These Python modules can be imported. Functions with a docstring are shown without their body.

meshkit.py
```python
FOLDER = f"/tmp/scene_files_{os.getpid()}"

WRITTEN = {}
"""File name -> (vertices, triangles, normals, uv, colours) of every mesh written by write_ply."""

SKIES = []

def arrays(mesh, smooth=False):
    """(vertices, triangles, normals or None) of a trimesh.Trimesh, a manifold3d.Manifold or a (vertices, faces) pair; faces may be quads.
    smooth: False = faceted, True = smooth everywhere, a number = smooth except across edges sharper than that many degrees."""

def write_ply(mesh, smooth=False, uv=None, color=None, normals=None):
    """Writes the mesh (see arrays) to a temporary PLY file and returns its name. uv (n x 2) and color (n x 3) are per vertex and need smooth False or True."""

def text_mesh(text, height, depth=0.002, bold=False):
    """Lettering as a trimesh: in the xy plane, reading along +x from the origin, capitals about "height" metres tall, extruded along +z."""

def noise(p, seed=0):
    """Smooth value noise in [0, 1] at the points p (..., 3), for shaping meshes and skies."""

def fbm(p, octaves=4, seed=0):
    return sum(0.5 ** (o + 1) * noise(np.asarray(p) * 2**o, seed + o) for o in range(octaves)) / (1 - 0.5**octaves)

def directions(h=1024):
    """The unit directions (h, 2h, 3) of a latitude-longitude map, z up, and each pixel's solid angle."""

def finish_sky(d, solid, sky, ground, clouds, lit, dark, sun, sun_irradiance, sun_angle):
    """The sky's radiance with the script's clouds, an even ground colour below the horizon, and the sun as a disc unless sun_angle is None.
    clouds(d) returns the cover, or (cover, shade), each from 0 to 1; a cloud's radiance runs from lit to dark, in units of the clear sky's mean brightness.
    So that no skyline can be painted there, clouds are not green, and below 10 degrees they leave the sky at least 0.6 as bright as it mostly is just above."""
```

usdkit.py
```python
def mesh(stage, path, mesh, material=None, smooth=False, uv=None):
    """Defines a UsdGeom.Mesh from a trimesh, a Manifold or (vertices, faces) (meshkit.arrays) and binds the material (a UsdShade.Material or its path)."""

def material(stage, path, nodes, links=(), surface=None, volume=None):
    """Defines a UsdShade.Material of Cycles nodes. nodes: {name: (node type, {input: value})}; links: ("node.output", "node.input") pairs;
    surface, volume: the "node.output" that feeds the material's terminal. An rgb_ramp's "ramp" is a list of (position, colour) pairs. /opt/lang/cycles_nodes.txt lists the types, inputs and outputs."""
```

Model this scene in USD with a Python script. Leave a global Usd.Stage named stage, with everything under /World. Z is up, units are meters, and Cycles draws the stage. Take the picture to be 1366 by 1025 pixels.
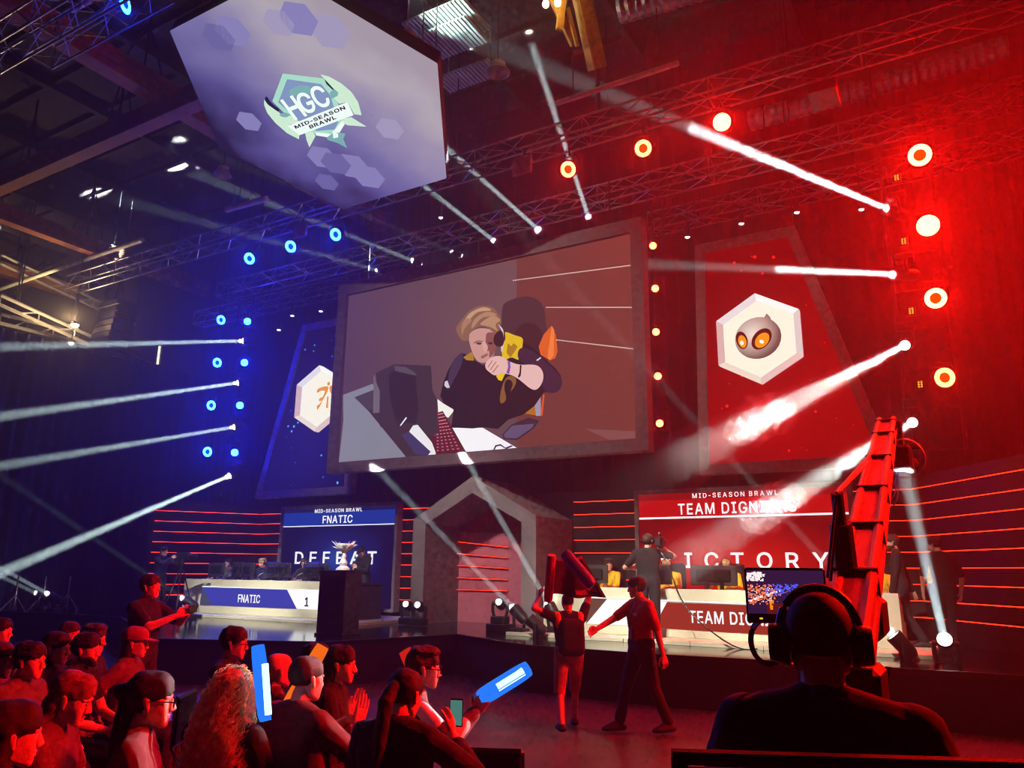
import math, random
import numpy as np, trimesh, shapely
import shapely.geometry as sg
import manifold3d as mf
from manifold3d import Manifold, Mesh
import usdkit, meshkit
from pxr import Usd, UsdGeom, UsdLux, UsdShade, Gf, Sdf, Vt

stage = Usd.Stage.CreateInMemory()
UsdGeom.Xform.Define(stage, '/World')
UsdGeom.Scope.Define(stage, '/World/Looks')

# ------------------------------------------------------------------ camera
FPX = 1026.0
YAW, PITCH, ROLL = (math.radians(a) for a in (-30.35, 13.7, 0.6))
EYE = np.array([0.0, 0.0, 1.8])
_f = np.array([math.sin(YAW) * math.cos(PITCH), math.cos(YAW) * math.cos(PITCH), math.sin(PITCH)])
_r = np.array([math.cos(YAW), -math.sin(YAW), 0.0])
_u = np.cross(_r, _f)
CAM_R = math.cos(ROLL) * _r + math.sin(ROLL) * _u
CAM_U = -math.sin(ROLL) * _r + math.cos(ROLL) * _u
CAM_F = _f
cam = UsdGeom.Camera.Define(stage, '/World/camera')
cam.AddTransformOp().Set(Gf.Matrix4d(*map(float, (*CAM_R, 0, *CAM_U, 0, *(-CAM_F), 0, *EYE, 1))))
cam.CreateHorizontalApertureAttr(36.0)
cam.CreateFocalLengthAttr(36.0 * FPX / 1366)
cam.CreateClippingRangeAttr(Gf.Vec2f(0.05, 500))
cam.CreateExposureAttr(0.0)

# ------------------------------------------------------------------ lights of the hall (strengths)
BEAM = 330.0          # white moving heads
RED_LED = 1000.0      # red wash lamps, radiance of their LED rings
BLUE_LED = 800.0      # blue wash lamps
RED_BEAM = 0.5         # red side lamps over the audience
KEY = 0.68            # stage front light
HAZE = 0.006         # haze density in the air

XC = -9.1                                   # middle line of the stage
YM, YP, YD, YR, YT, YW, YCOL = 13.8, 13.9, 13.2, 15.2, 15.4, 15.62, 14.55
DECK = 0.68


def ray(px, py):
    return CAM_R * ((px - 683) / FPX) - CAM_U * ((py - 512.5) / FPX) + CAM_F


def at(px, py, Y):
    """the point of the upright plane y = Y seen at a pixel of the photograph"""
    r = ray(px, py)
    return EYE + r * (Y / r[1])


def atz(px, py, Z):
    r = ray(px, py)
    return EYE + r * ((Z - EYE[2]) / r[2])


def atx(px, py, X):
    r = ray(px, py)
    return EYE + r * (X / r[0])


def far(px, py, d):
    """the point at depth d in front of the viewer"""
    return EYE + ray(px, py) * d


# ------------------------------------------------------------------ naming
_used = {}


def numbered(parent, name):
    k = (parent, name)
    n = _used.get(k, 0)
    _used[k] = n + 1
    return name if n == 0 else f'{name}_{n:03d}'


def tag(prim, label=None, cat=None, group=None, kind=None):
    for k, v in (('label', label), ('category', cat), ('group', group), ('kind', kind)):
        if v:
            prim.SetCustomDataByKey(k, v)
    return prim


def thing(name, label, cat, loc=(0, 0, 0), rz=0.0, group=None, kind=None):
    x = UsdGeom.Xform.Define(stage, '/World/' + numbered('/World', name))
    x.AddTranslateOp().Set(Gf.Vec3d(*map(float, loc)))
    if rz:
        x.AddRotateZOp().Set(float(rz))
    return tag(x.GetPrim(), label, cat, group, kind)


def part(parent, name, mesh, mat, smooth=False, label=None, kind=None):
    base = str(parent.GetPath())
    m = usdkit.mesh(stage, f'{base}/{numbered(base, name)}', mesh, mat, smooth=smooth)
    return tag(m.GetPrim(), label, None, None, kind)


def single(name, mesh, mat, label, cat, group=None, kind=None, smooth=False):
    m = usdkit.mesh(stage, '/World/' + numbered('/World', name), mesh, mat, smooth=smooth)
    return tag(m.GetPrim(), label, cat, group, kind)


def struct(name, mesh, mat, smooth=False, label=None):
    m = usdkit.mesh(stage, '/World/' + numbered('/World', name), mesh, mat, smooth=smooth)
    return tag(m.GetPrim(), label, None, None, 'structure')


def dup(root, loc, rz=0.0, label=None, group=None):
    was = root.GetCustomData()
    name = root.GetName()
    base = name[:-4] if name[-3:].isdigit() else name
    r = thing(base, label or was.get('label'), was.get('category'), loc, rz, group or was.get('group'))
    r.GetReferences().AddInternalReference(root.GetPath())
    r.SetInstanceable(True)
    return r


# ------------------------------------------------------------------ materials
def S(r, g, b):
    c = np.array([r, g, b], float) / 255
    return tuple(float(x) for x in np.where(c < 0.04045, c / 12.92, ((c + 0.055) / 1.055) ** 2.4))


_mats = {}


def mat(name, col, rough=0.6, metal=0.0, noise=None, bump=None, coat=0.0, spec=None, trans=None):
    """principled material; noise = (scale, amount) mottles the colour, bump = (scale, height)"""
    if name in _mats:
        return _mats[name]
    p = {'base_color': col, 'roughness': rough, 'metallic': metal}
    if coat:
        p['coat_weight'] = coat
    if spec is not None:
        p['specular_ior_level'] = spec
    nodes, links = {'p': ('principled_bsdf', p)}, []
    if noise or bump:
        nodes['t'] = ('texture_coordinate', {})
    if noise:
        a = noise[1]
        nodes['n'] = ('noise_texture', {'type': 'fBM', 'scale': noise[0], 'detail': 4.0})
        nodes['r'] = ('rgb_ramp', {'ramp': [(0.25, tuple(c * (1 - a) for c in col)), (0.75, tuple(min(1, c * (1 + a)) for c in col))]})
        links += [('t.object', 'n.vector'), ('n.fac', 'r.fac'), ('r.color', 'p.base_color')]
    if bump:
        nodes['bn'] = ('noise_texture', {'type': 'fBM', 'scale': bump[0], 'detail': 3.0})
        nodes['b'] = ('bump', {'strength': 0.5, 'distance': bump[1]})
        links += [('t.object', 'bn.vector'), ('bn.fac', 'b.height'), ('b.normal', 'p.normal')]
    _mats[name] = usdkit.material(stage, '/World/Looks/' + name, nodes, links, surface='p.BSDF')
    return _mats[name]


def glow(name, col, strength=1.0):
    """light-giving surface (LED, lamp or screen)"""
    if name not in _mats:
        _mats[name] = usdkit.material(stage, '/World/Looks/' + name, {'e': ('emission', {'color': col, 'strength': float(strength)})}, surface='e.emission')
    return _mats[name]


# ------------------------------------------------------------------ mesh helpers
def cat(*ms):
    flat = []
    for m in ms:
        flat += m if isinstance(m, (list, tuple)) else [m]
    return trimesh.util.concatenate(flat)


def box(lo, hi, bevel=0.0):
    lo, hi = np.minimum(lo, hi).astype(float), np.maximum(lo, hi).astype(float)
    if bevel:
        b = min(bevel, 0.45 * float((hi - lo).min()))
        pts = []
        for k in range(3):
            l2, h2 = lo + b, hi - b
            l2, h2 = l2.copy(), h2.copy()
            l2[k], h2[k] = lo[k], hi[k]
            pts += [[(l2, h2)[i][0], (l2, h2)[j][1], (l2, h2)[m][2]] for i in (0, 1) for j in (0, 1) for m in (0, 1)]
        return trimesh.convex.convex_hull(np.array(pts))
    m = trimesh.creation.box(hi - lo)
    m.apply_translation((lo + hi) / 2)
    return m


def frame_of(d):
    d = np.asarray(d, float) / np.linalg.norm(d)
    a = np.cross(d, (0, 0, 1.0) if abs(d[2]) < 0.9 else (1.0, 0, 0))
    a /= np.linalg.norm(a)
    return a, np.cross(d, a), d


def cyl(p, q, r, r2=None, n=12):
    p, q = np.asarray(p, float), np.asarray(q, float)
    r2 = r if r2 is None else r2
    a, b, d = frame_of(q - p)
    t = np.arange(n) * 2 * np.pi / n
    ring = np.cos(t)[:, None] * a + np.sin(t)[:, None] * b
    v = np.vstack([p + ring * r, q + ring * r2, [p], [q]])
    f = []
    for i in range(n):
        j = (i + 1) % n
        f += [(i, j, n + j), (i, n + j, n + i), (2 * n, j, i), (2 * n + 1, n + i, n + j)]
    return trimesh.Trimesh(v, np.array(f), process=False)


def tube(pts, r, n=6):
    p = np.asarray(pts, float)
    t = np.gradient(p, axis=0)
    t /= np.linalg.norm(t, axis=1, keepdims=True) + 1e-12
    a = np.cross(t, np.where(np.abs(t[:, 2:]) < 0.9, [0, 0, 1.0], [1.0, 0, 0]))
    a /= np.linalg.norm(a, axis=1, keepdims=True) + 1e-12
    b = np.cross(t, a)
    ang = np.arange(n) * 2 * np.pi / n
    rr = np.broadcast_to(r, (len(p),))[:, None, None]
    v = (p[:, None] + rr * (np.cos(ang)[None, :, None] * a[:, None] + np.sin(ang)[None, :, None] * b[:, None])).reshape(-1, 3)
    i, j = np.meshgrid(np.arange(len(p) - 1), np.arange(n), indexing='ij')
    q = np.stack([i * n + j, (i + 1) * n + j, (i + 1) * n + (j + 1) % n, i * n + (j + 1) % n], -1).reshape(-1, 4)
    f = np.vstack([q[:, [0, 1, 2]], q[:, [0, 2, 3]]])
    m = len(p) * n
    v = np.vstack([v, p[:1], p[-1:]])
    e = (len(p) - 1) * n
    f = np.vstack([f, [(m, k, (k + 1) % n) for k in range(n)], [(m + 1, e + (k + 1) % n, e + k) for k in range(n)]])
    return trimesh.Trimesh(v, f, process=False)


def spline(pts, n=24):
    from scipy.interpolate import CubicSpline
    p = np.asarray(pts, float)
    t = np.r_[0, np.cumsum(np.linalg.norm(np.diff(p, axis=0), axis=1))]
    return CubicSpline(t, p)(np.linspace(0, t[-1], n))


def lathe(profile, n=20, p=(0, 0, 0), d=(0, 0, 1)):
    """profile: (radius, height) pairs turned about the axis d at p"""
    pr = np.asarray(profile, float)
    a, b, d = frame_of(d)
    t = np.arange(n) * 2 * np.pi / n
    ring = np.cos(t)[:, None] * a + np.sin(t)[:, None] * b
    v = np.vstack([np.asarray(p, float) + ring * max(r, 1e-4) + d * h for r, h in pr])
    i, j = np.meshgrid(np.arange(len(pr) - 1), np.arange(n), indexing='ij')
    q = np.stack([i * n + j, i * n + (j + 1) % n, (i + 1) * n + (j + 1) % n, (i + 1) * n + j], -1).reshape(-1, 4)
    return trimesh.Trimesh(v, np.vstack([q[:, [0, 1, 2]], q[:, [0, 2, 3]]]), process=False)


def ring_mesh(p, d, r0, r1, depth=0.01, n=24):
    return lathe([(r0, 0), (r1, 0), (r1, depth), (r0, depth), (r0, 0)], n, p, d)


def poly(points, holes=()):
    g = sg.Polygon(points, holes)
    return g if g.is_valid else g.buffer(0)


def extrude(shape, depth):
    gs = list(getattr(shape, 'geoms', [shape]))
    return cat([trimesh.creation.extrude_polygon(g, depth, engine='earcut') for g in gs if g.area > 1e-9])


def slab(shape, y_front, depth):
    """a flat shape drawn in (x, z), its face towards -y at y_front, going back by depth"""
    m = extrude(shape, depth)
    v = m.vertices.copy()
    m.vertices = np.c_[v[:, 0], y_front + depth - v[:, 2], v[:, 1]]
    return m


def pix(points, Y):
    return [tuple(at(x, y, Y)[[0, 2]]) for x, y in points]


def frame_shape(outer, width):
    o = poly(outer)
    return o.difference(o.buffer(-width, join_style=2))


def text_flat(text, w, h, gap=None, bold=True, shear=0.0):
    """lettering in the xy plane from the origin, w wide and h tall; gap: clear space between letters as a share of h"""
    if gap is None:
        m = meshkit.text_mesh(text, 1.0, 0.02, bold)
    else:
        ms, x = [], 0.0
        for ch in text:
            if ch == ' ':
                x += 0.55
                continue
            g = meshkit.text_mesh(ch, 1.0, 0.02, bold)
            g.apply_translation((x - g.bounds[0][0], 0, 0))
            x = g.bounds[1][0] + gap
            ms.append(g)
        m = cat(ms)
    lo, hi = m.bounds
    s = np.array([w / (hi[0] - lo[0]), h / (hi[1] - lo[1]), 1.0])
    m.vertices = (m.vertices - lo) * s
    if shear:
        m.vertices[:, 0] += shear * m.vertices[:, 1]
    return m


def text_on(text, x0, x1, z0, z1, y, depth=0.006, gap=None, bold=True, shear=0.0):
    m = text_flat(text, x1 - x0, z1 - z0, gap, bold, shear)
    v = m.vertices.copy()
    m.vertices = np.c_[x0 + v[:, 0], y - v[:, 2] / 0.02 * depth, z0 + v[:, 1]]
    return m


def spot(parent, name, pos, target, col, inten, half_angle, radius=0.05, soft=0.25):
    """a lamp throwing a beam (its light is scaled so that narrow beams stay comparable)"""
    pos, d = np.array(pos, float), np.array(target, float) - np.array(pos, float)
    d /= np.linalg.norm(d)
    a, b, _ = frame_of(-d)
    base = str(parent.GetPath())
    L = UsdLux.SphereLight.Define(stage, f'{base}/{numbered(base, name)}')
    L.AddTransformOp().Set(Gf.Matrix4d(*map(float, (*a, 0, *np.cross(-d, a), 0, *(-d), 0, *pos, 1))))
    L.CreateRadiusAttr(radius)
    L.CreateIntensityAttr(float(inten))
    L.CreateColorAttr(Gf.Vec3f(*map(float, col)))
    L.CreateNormalizeAttr(True)
    s = UsdLux.ShapingAPI.Apply(L.GetPrim())
    s.CreateShapingConeAngleAttr(float(half_angle))
    s.CreateShapingConeSoftnessAttr(float(soft))
    return L


# ------------------------------------------------------------------ the air
def volume(name, density, col=(1, 1, 1), aniso=0.66):
    return usdkit.material(stage, '/World/Looks/' + name, {'v': ('scatter_volume', {'color': col, 'density': float(density), 'anisotropy': float(aniso)})}, volume='v.volume')
# ------------------------------------------------------------------ figures
_ICO = {k: np.array(trimesh.creation.icosphere(subdivisions=k, radius=1.0).vertices) for k in (0, 1, 2)}


def V3(*a):
    return np.array(a, float)


def sp(c, r, k=1):
    return _ICO[k] * np.asarray(r, float) + np.asarray(c, float)


def hull(*clouds):
    return Manifold.hull_points(np.vstack(clouds))


def chain(nodes, k=1):
    """limb through (point, radius) nodes"""
    return [hull(sp(a, ra, k), sp(b, rb, k)) for (a, ra), (b, rb) in zip(nodes, nodes[1:])]


def union(ms):
    return Manifold.batch_boolean(list(ms), mf.OpType.Add)


def to_tri(man):
    m = man.to_mesh()
    return trimesh.Trimesh(np.array(m.vert_properties[:, :3], float), np.array(m.tri_verts), process=False)


def to_man(tri):
    return Manifold(Mesh(np.asarray(tri.vertices, np.float32), np.asarray(tri.faces, np.uint32)))


def soften(man, edge, iters=10):
    t = to_tri(man.refine_to_length(edge))
    trimesh.smoothing.filter_taubin(t, lamb=0.5, nu=0.52, iterations=iters)
    return t


def rumple(t, scale, amount, seed=0):
    n = t.vertex_normals
    t.vertices = t.vertices + n * ((meshkit.fbm(t.vertices * scale, 3, seed) - 0.5) * 2 * amount)[:, None]
    return t


def _head():
    skull = hull(sp((0, -.03, .035), (.073, .072, .078), 2), sp((0, .018, .04), (.068, .066, .07), 2))
    face = hull(sp((0, .018, .03), (.066, .066, .06), 2), sp((.03, .045, -.02), .036), sp((-.03, .045, -.02), .036), sp((.042, .004, -.058), .024), sp((-.042, .004, -.058), .024), sp((0, .066, -.09), .022), sp((.012, .066, -.09), .018), sp((-.012, .066, -.09), .018))
    base = to_man(soften(skull + face, 0.012, 6))
    bits = [hull(sp((0, .086, .008), .008), sp((0, .102, -.028), .0105), sp((.013, .09, -.033), .009), sp((-.013, .09, -.033), .009)),
            hull(sp((.018, .08, .022), .0105), sp((.046, .066, .02), .01)), hull(sp((-.018, .08, .022), .0105), sp((-.046, .066, .02), .01)),
            hull(sp((.016, .082, -.057), .006), sp((-.016, .082, -.057), .006), sp((0, .089, -.054), .006)),
            hull(sp((.014, .081, -.067), .006), sp((-.014, .081, -.067), .006), sp((0, .087, -.067), .0065))]
    for s in (-1, 1):
        ear = hull(sp((s * .074, -.008, .004), (.006, .015, .014)), sp((s * .079, -.014, .012), (.005, .013, .012)), sp((s * .073, 0, -.03), (.005, .008, .009)))
        bits.append(ear)
    m = union([base] + bits)
    for s in (-1, 1):
        m = m - Manifold.sphere(.0145, 16).translate((s * .031, .088, .002))
    return m


HEAD = _head()
EYES = [union([Manifold.sphere(.0115, 12).translate((s * .031, .071, .002)) for s in (-1, 1)]), union([Manifold.sphere(.006, 8).translate((s * .031, .0795, .002)) for s in (-1, 1)])]


def _hair(style, seed=0):
    """hair shells around the template head (face towards +y)"""
    big = hull(sp((0, -.032, .036), (.083, .083, .092), 2), sp((0, .02, .048), (.077, .072, .078), 2))
    face = hull(sp((0, .13, -.02), (.062, .09, .075), 2), sp((0, .12, -.12), (.1, .12, .06), 2))
    neck = Manifold.cube((.4, .4, .2), True).translate((0, 0, -.155))
    if style == 'crop':
        m = hull(sp((0, -.03, .036), (.077, .077, .085), 2), sp((0, .018, .044), (.071, .069, .074), 2)) - face - Manifold.cube((.4, .4, .2), True).translate((0, 0, -.128))
        return rumple(soften(m, .014, 2), 60, .0018, seed)
    if style == 'short':
        m = big - face - neck
        return rumple(soften(m, .011, 2), 42, .0095, seed)
    if style == 'tousled':
        m = (big + hull(sp((0, .03, .1), (.075, .06, .035), 2), sp((0, -.05, .09), (.07, .05, .04), 2))) - face - neck
        return rumple(soften(m, .01, 2), 30, .013, seed)
    if style == 'long':
        m = union([big, hull(sp((0, -.045, .02), (.083, .06, .07), 2), sp((0, -.075, -.18), (.095, .045, .05), 2)), hull(sp((0, -.075, -.18), (.095, .045, .05), 2), sp((0, -.09, -.33), (.07, .035, .05), 2))]) - face
        return rumple(soften(m, .014, 3), 28, .01, seed)
    if style == 'bob':
        m = union([big, hull(sp((0, -.03, .02), (.088, .07, .07), 2), sp((0, -.04, -.12), (.085, .06, .03), 2))]) - face
        return rumple(soften(m, .014, 3), 28, .008, seed)
    if style == 'bun':
        m = union([big - face - neck, hull(sp((0, -.1, .03), .045, 2), sp((0, -.125, .035), .035, 2)), hull(sp((0, -.09, -.02), (.06, .04, .05), 2), sp((0, -.1, -.2), (.055, .035, .06), 2), sp((0, -.1, -.34), (.035, .025, .05), 2))])
        return rumple(soften(m, .012, 3), 30, .006, seed)
    if style == 'ponytail':
        m = union([big - face - neck, hull(sp((0, -.11, .02), .032, 2), sp((0, -.15, -.06), .036, 2)), hull(sp((0, -.15, -.06), .036, 2), sp((0, -.13, -.24), .034, 2)), hull(sp((0, -.13, -.24), .034, 2), sp((0, -.12, -.36), .014, 2))])
        return rumple(soften(m, .012, 3), 30, .006, seed)
    if style == 'mane':                                   # wide curly hair down the back
        m = union([big, hull(sp((0, -.04, .03), (.1, .085, .09), 2), sp((0, -.06, -.12), (.14, .09, .06), 2)), hull(sp((0, -.06, -.12), (.14, .09, .06), 2), sp((0, -.07, -.36), (.15, .075, .07), 2))]) - face
        return rumple(soften(m, .013, 2), 26, .02, seed)
    if style == 'beard':
        m = hull(sp((.045, .0, -.06), .027), sp((-.045, .0, -.06), .027), sp((0, .07, -.095), .027), sp((.03, .05, -.05), .03), sp((-.03, .05, -.05), .03)) - hull(sp((0, .09, -.03), (.03, .04, .03), 2))
        return soften(m, .012, 2)
    raise ValueError(style)


_hair_cache = {}


def hair_of(style, seed=0):
    k = (style, seed % 3)
    if k not in _hair_cache:
        _hair_cache[k] = _hair(style, k[1])
    return _hair_cache[k].copy()


def rot(yaw=0, pitch=0, roll=0):
    """turn left (yaw), nod forward (pitch), tilt right (roll), in degrees"""
    y, p, r = map(math.radians, (yaw, pitch, roll))
    Rz = np.array([[math.cos(y), -math.sin(y), 0], [math.sin(y), math.cos(y), 0], [0, 0, 1]])
    Rx = np.array([[1, 0, 0], [0, math.cos(-p), -math.sin(-p)], [0, math.sin(-p), math.cos(-p)]])
    Ry = np.array([[math.cos(r), 0, math.sin(r)], [0, 1, 0], [-math.sin(r), 0, math.cos(r)]])
    return Rz @ Rx @ Ry


def joint(a, c, l1, l2, pole):
    """elbow or knee between a and c, bent towards pole; returns (joint, reachable end)"""
    a, c, pole = map(lambda x: np.asarray(x, float), (a, c, pole))
    d = c - a
    L = np.linalg.norm(d)
    if L > (l1 + l2) * 0.999:
        c = a + d * ((l1 + l2) * 0.999 / L)
        d = c - a
        L = np.linalg.norm(d)
    if L < abs(l1 - l2) + .02:
        L = abs(l1 - l2) + .02
    u = d / (np.linalg.norm(d) + 1e-9)
    x = (l1 * l1 - l2 * l2 + L * L) / (2 * L)
    h = math.sqrt(max(l1 * l1 - x * x, 0))
    w = pole - u * (pole @ u)
    w /= np.linalg.norm(w) + 1e-9
    return a + u * x + w * h, a + u * L


def hand(wrist, d, n, side, curl=0.4, k=0, s=1.0):
    """palm, four unequal bent fingers and a thumb. d: along the fingers, n: out of the palm, side: +1 right hand"""
    d = np.asarray(d, float) / np.linalg.norm(d)
    n = np.asarray(n, float) - d * (np.asarray(n, float) @ d)
    n /= np.linalg.norm(n) + 1e-9
    t = np.cross(n, d) * side * -1                       # towards the thumb
    P = lambda a, b, c: np.asarray(wrist, float) + s * (d * a + t * b + n * c)
    out = [hull(sp(P(.0, .0, 0), .022 * s, 1), sp(P(.03, .022, 0), .018 * s, k), sp(P(.03, -.022, 0), .017 * s, k), sp(P(.085, .03, 0), .0125 * s, k), sp(P(.085, -.03, 0), .0115 * s, k))]
    for b, ln, r in ((.031, .07, .0095), (.0105, .078, .0098), (-.0105, .072, .0094), (-.031, .057, .0085)):
        p, a, node = P(.088, b, 0), 0.0, []
        node.append((p, r * s))
        for m, f in enumerate((.46, .3, .24)):
            a += curl * (0.9, 1.1, .8)[m]
            p = p + s * ln * f * (d * math.cos(a) + n * math.sin(a) + t * b * .8)
            node.append((p, r * s * (.95, .88, .78)[m]))
        out += chain(node, k)
    p0, p1 = P(.022, .03, .006), P(.052, .058, .016)
    p2 = p1 + s * (d * .03 + t * (.012 - .02 * curl) + n * (.008 + .02 * curl))
    p3 = p2 + s * (d * .024 + t * (.002 - .02 * curl) + n * (.004 + .022 * curl))
    out += chain([(p0, .0145 * s), (p1, .0115 * s), (p2, .0105 * s), (p3, .0085 * s)], k)
    return union(out)


def human(name, label, loc, rz, h=1.75, pel=(0, 0, .93), lean=0, side=0, twist=0, look=(0, 0, 0), handL=None, handR=None, footL=None, footR=None,
          poleL=(-.6, -.6, -.5), poleR=(.6, -.6, -.5), knee=(0, 1, .1), girth=1.0, skin='skin', hair='short', hair_mat='hair_brown', top='cloth_black', sleeve=.55,
          bottom='trousers_dark', legs='long', shoe='shoe_black', cap=None, headset=False, glasses=False, beard=False, curlL=.45, curlR=.45, palmL=None, palmR=None, dirL=None, dirR=None,
          seed=0, fine=False, collar=None, patch=None, group=None, female=False, lower=True):
    """a person facing +y before the turn rz; left hand at -x. hands, feet: points the wrists and ankles reach for"""
    k = h / 1.75
    g = girth
    P = V3(*pel) * V3(1, 1, k if pel[2] > .8 else 1)
    R = rot(0, lean, side)
    RT = R @ rot(twist, 0, 0)
    up = lambda v: P + R @ (V3(*v) * k)
    ut = lambda v: P + RT @ (V3(*v) * k)
    sw = (.165 if female else .185) * (0.75 + .25 * g)
    neck, chest = ut((0, .0, .515)), ut((0, 0, .32))
    HR = RT @ rot(*look)
    hc = neck + HR @ (V3(0, .025, .135) * k)
    J = {}
    for s, hh, pole in ((-1, handL, poleL), (1, handR, poleR)):
        sh = ut((s * sw, -.005, .455))
        tgt = sh + R @ (V3(s * .08, .06, -.52) * k) if hh is None else V3(*hh)
        el, wr = joint(sh, tgt, .295 * k, .255 * k, V3(*pole))
        J[s] = (sh, el, wr)
    K = {}
    for s, ft in ((-1, footL), (1, footR)):
        hp = up((s * .092, 0, -.015))
        tgt = V3(s * .11, .0, .085) if ft is None else V3(*ft)
        kn, an = joint(hp, tgt, .425 * k, .415 * k, V3(s * .12, 0, 0) + V3(*knee))
        K[s] = (hp, kn, an)
    e = .02 if fine else .035

    def torso(gr):
        a, b, c, d = (.1 + gr) * (1.06 if female else 1.0), (.092 + gr) * (.88 if female else 1), .103 + gr, .062 + gr
        pair = lambda f, x, y, z, r: [sp(f((s * x, y, z)), np.array((r, r * .92, r)) * k) for s in (-1, 1)]
        q = [pair(up, .085 * g, 0, .0, a * (.5 + .5 * g)), pair(up, .07 * g * g, .012 * g, .17, b * (.35 + .65 * g)), pair(ut, .085 * g, .01, .34, c * (.6 + .4 * g)), pair(ut, sw * .82, -.005, .45, d)]
        return [hull(*q[0], *q[1]), hull(*q[1], *q[2]), hull(*q[2], *q[3]), hull(*q[3], sp(neck + R @ V3(0, -.004, -.015), (.055 + gr) * k))]

    arm = lambda s, gr, cut=2.0: _cut([(J[s][0], (.056 + gr) * k * (.7 + .3 * g)), (J[s][1], (.041 + gr) * k * (.8 + .2 * g)), (J[s][2], (.028 + gr) * k)], cut)
    leg = lambda s, gr, cut=2.0: _cut([(K[s][0], (.088 + gr) * k * (.7 + .3 * g)), (K[s][1], (.055 + gr) * k), (K[s][2], (.04 + gr) * k)], cut)

    o = thing(name, label, 'person', loc, rz, group)
    ms = torso(0.0) + chain([(neck + R @ V3(0, -.01, -.05), .058 * k), (hc + HR @ (V3(0, -.018, -.07) * k), .05 * k)])
    for s in (-1, 1):
        ms += chain(arm(s, 0))
        if lower:
            ms += chain(leg(s, 0)) + chain([(K[s][2], .036 * k), (K[s][2] + V3(0, .13, -.045) * k, .024 * k)])
    body = to_man(soften(union(ms), e, 8))
    hd = HEAD.scale((k, k, k)).transform(np.c_[HR, hc])
    extra = [hd]
    for s, dd, pm, cu in ((-1, dirL, palmL, curlL), (1, dirR, palmR, curlR)):
        sh, el, wr = J[s]
        dd = (wr - el) if dd is None else V3(*dd)
        pm = V3(-s, 0, 0) if pm is None else V3(*pm)
        extra.append(hand(wr, dd, pm, s, cu, 1 if fine else 0, k))
    body = union([body] + extra)
    part(o, 'body', to_tri(body), M(skin), smooth=40)

    def put(nm, t, m, **kw):
        t = t.copy()
        t.vertices = t.vertices * k @ HR.T + hc
        return part(o, nm, t, M(m), smooth=50, **kw)

    if fine:
        put('eyeballs', to_tri(EYES[0]), 'eye_white')
        put('irises', to_tri(EYES[1]), 'eye_dark')
    if hair:
        put('hair', hair_of(hair, seed), hair_mat)
    if beard:
        put('beard', hair_of('beard'), hair_mat)
    if cap:
        crown = hull(sp((0, -.03, .05), (.088, .088, .085), 2), sp((0, .02, .052), (.083, .075, .08), 2)) - Manifold.cube((.4, .4, .2), True).translate((0, 0, -.07))
        brim = hull(sp((0, .085, .038), (.07, .02, .006), 1), sp((0, .15, .03), (.05, .03, .005), 1))
        c = put('cap', to_tri(crown + brim), cap)
    if headset:
        t = np.linspace(-.02, math.pi + .02, 14)
        arc = np.c_[np.cos(t) * .092, np.full(14, -.012), np.sin(t) * .098 + .03]
        put('headset_band', tube(arc, .009, 6), 'plastic_black')
        for s in (-1, 1):
            put('headset_cup', cyl((s * .068, -.012, 0), (s * .105, -.012, 0), .04, .036, 14), 'plastic_black')
        put('headset_microphone', tube(spline([(-.09, .0, -.02), (-.085, .06, -.05), (-.04, .115, -.065)], 8), .004, 5), 'plastic_black')
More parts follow.
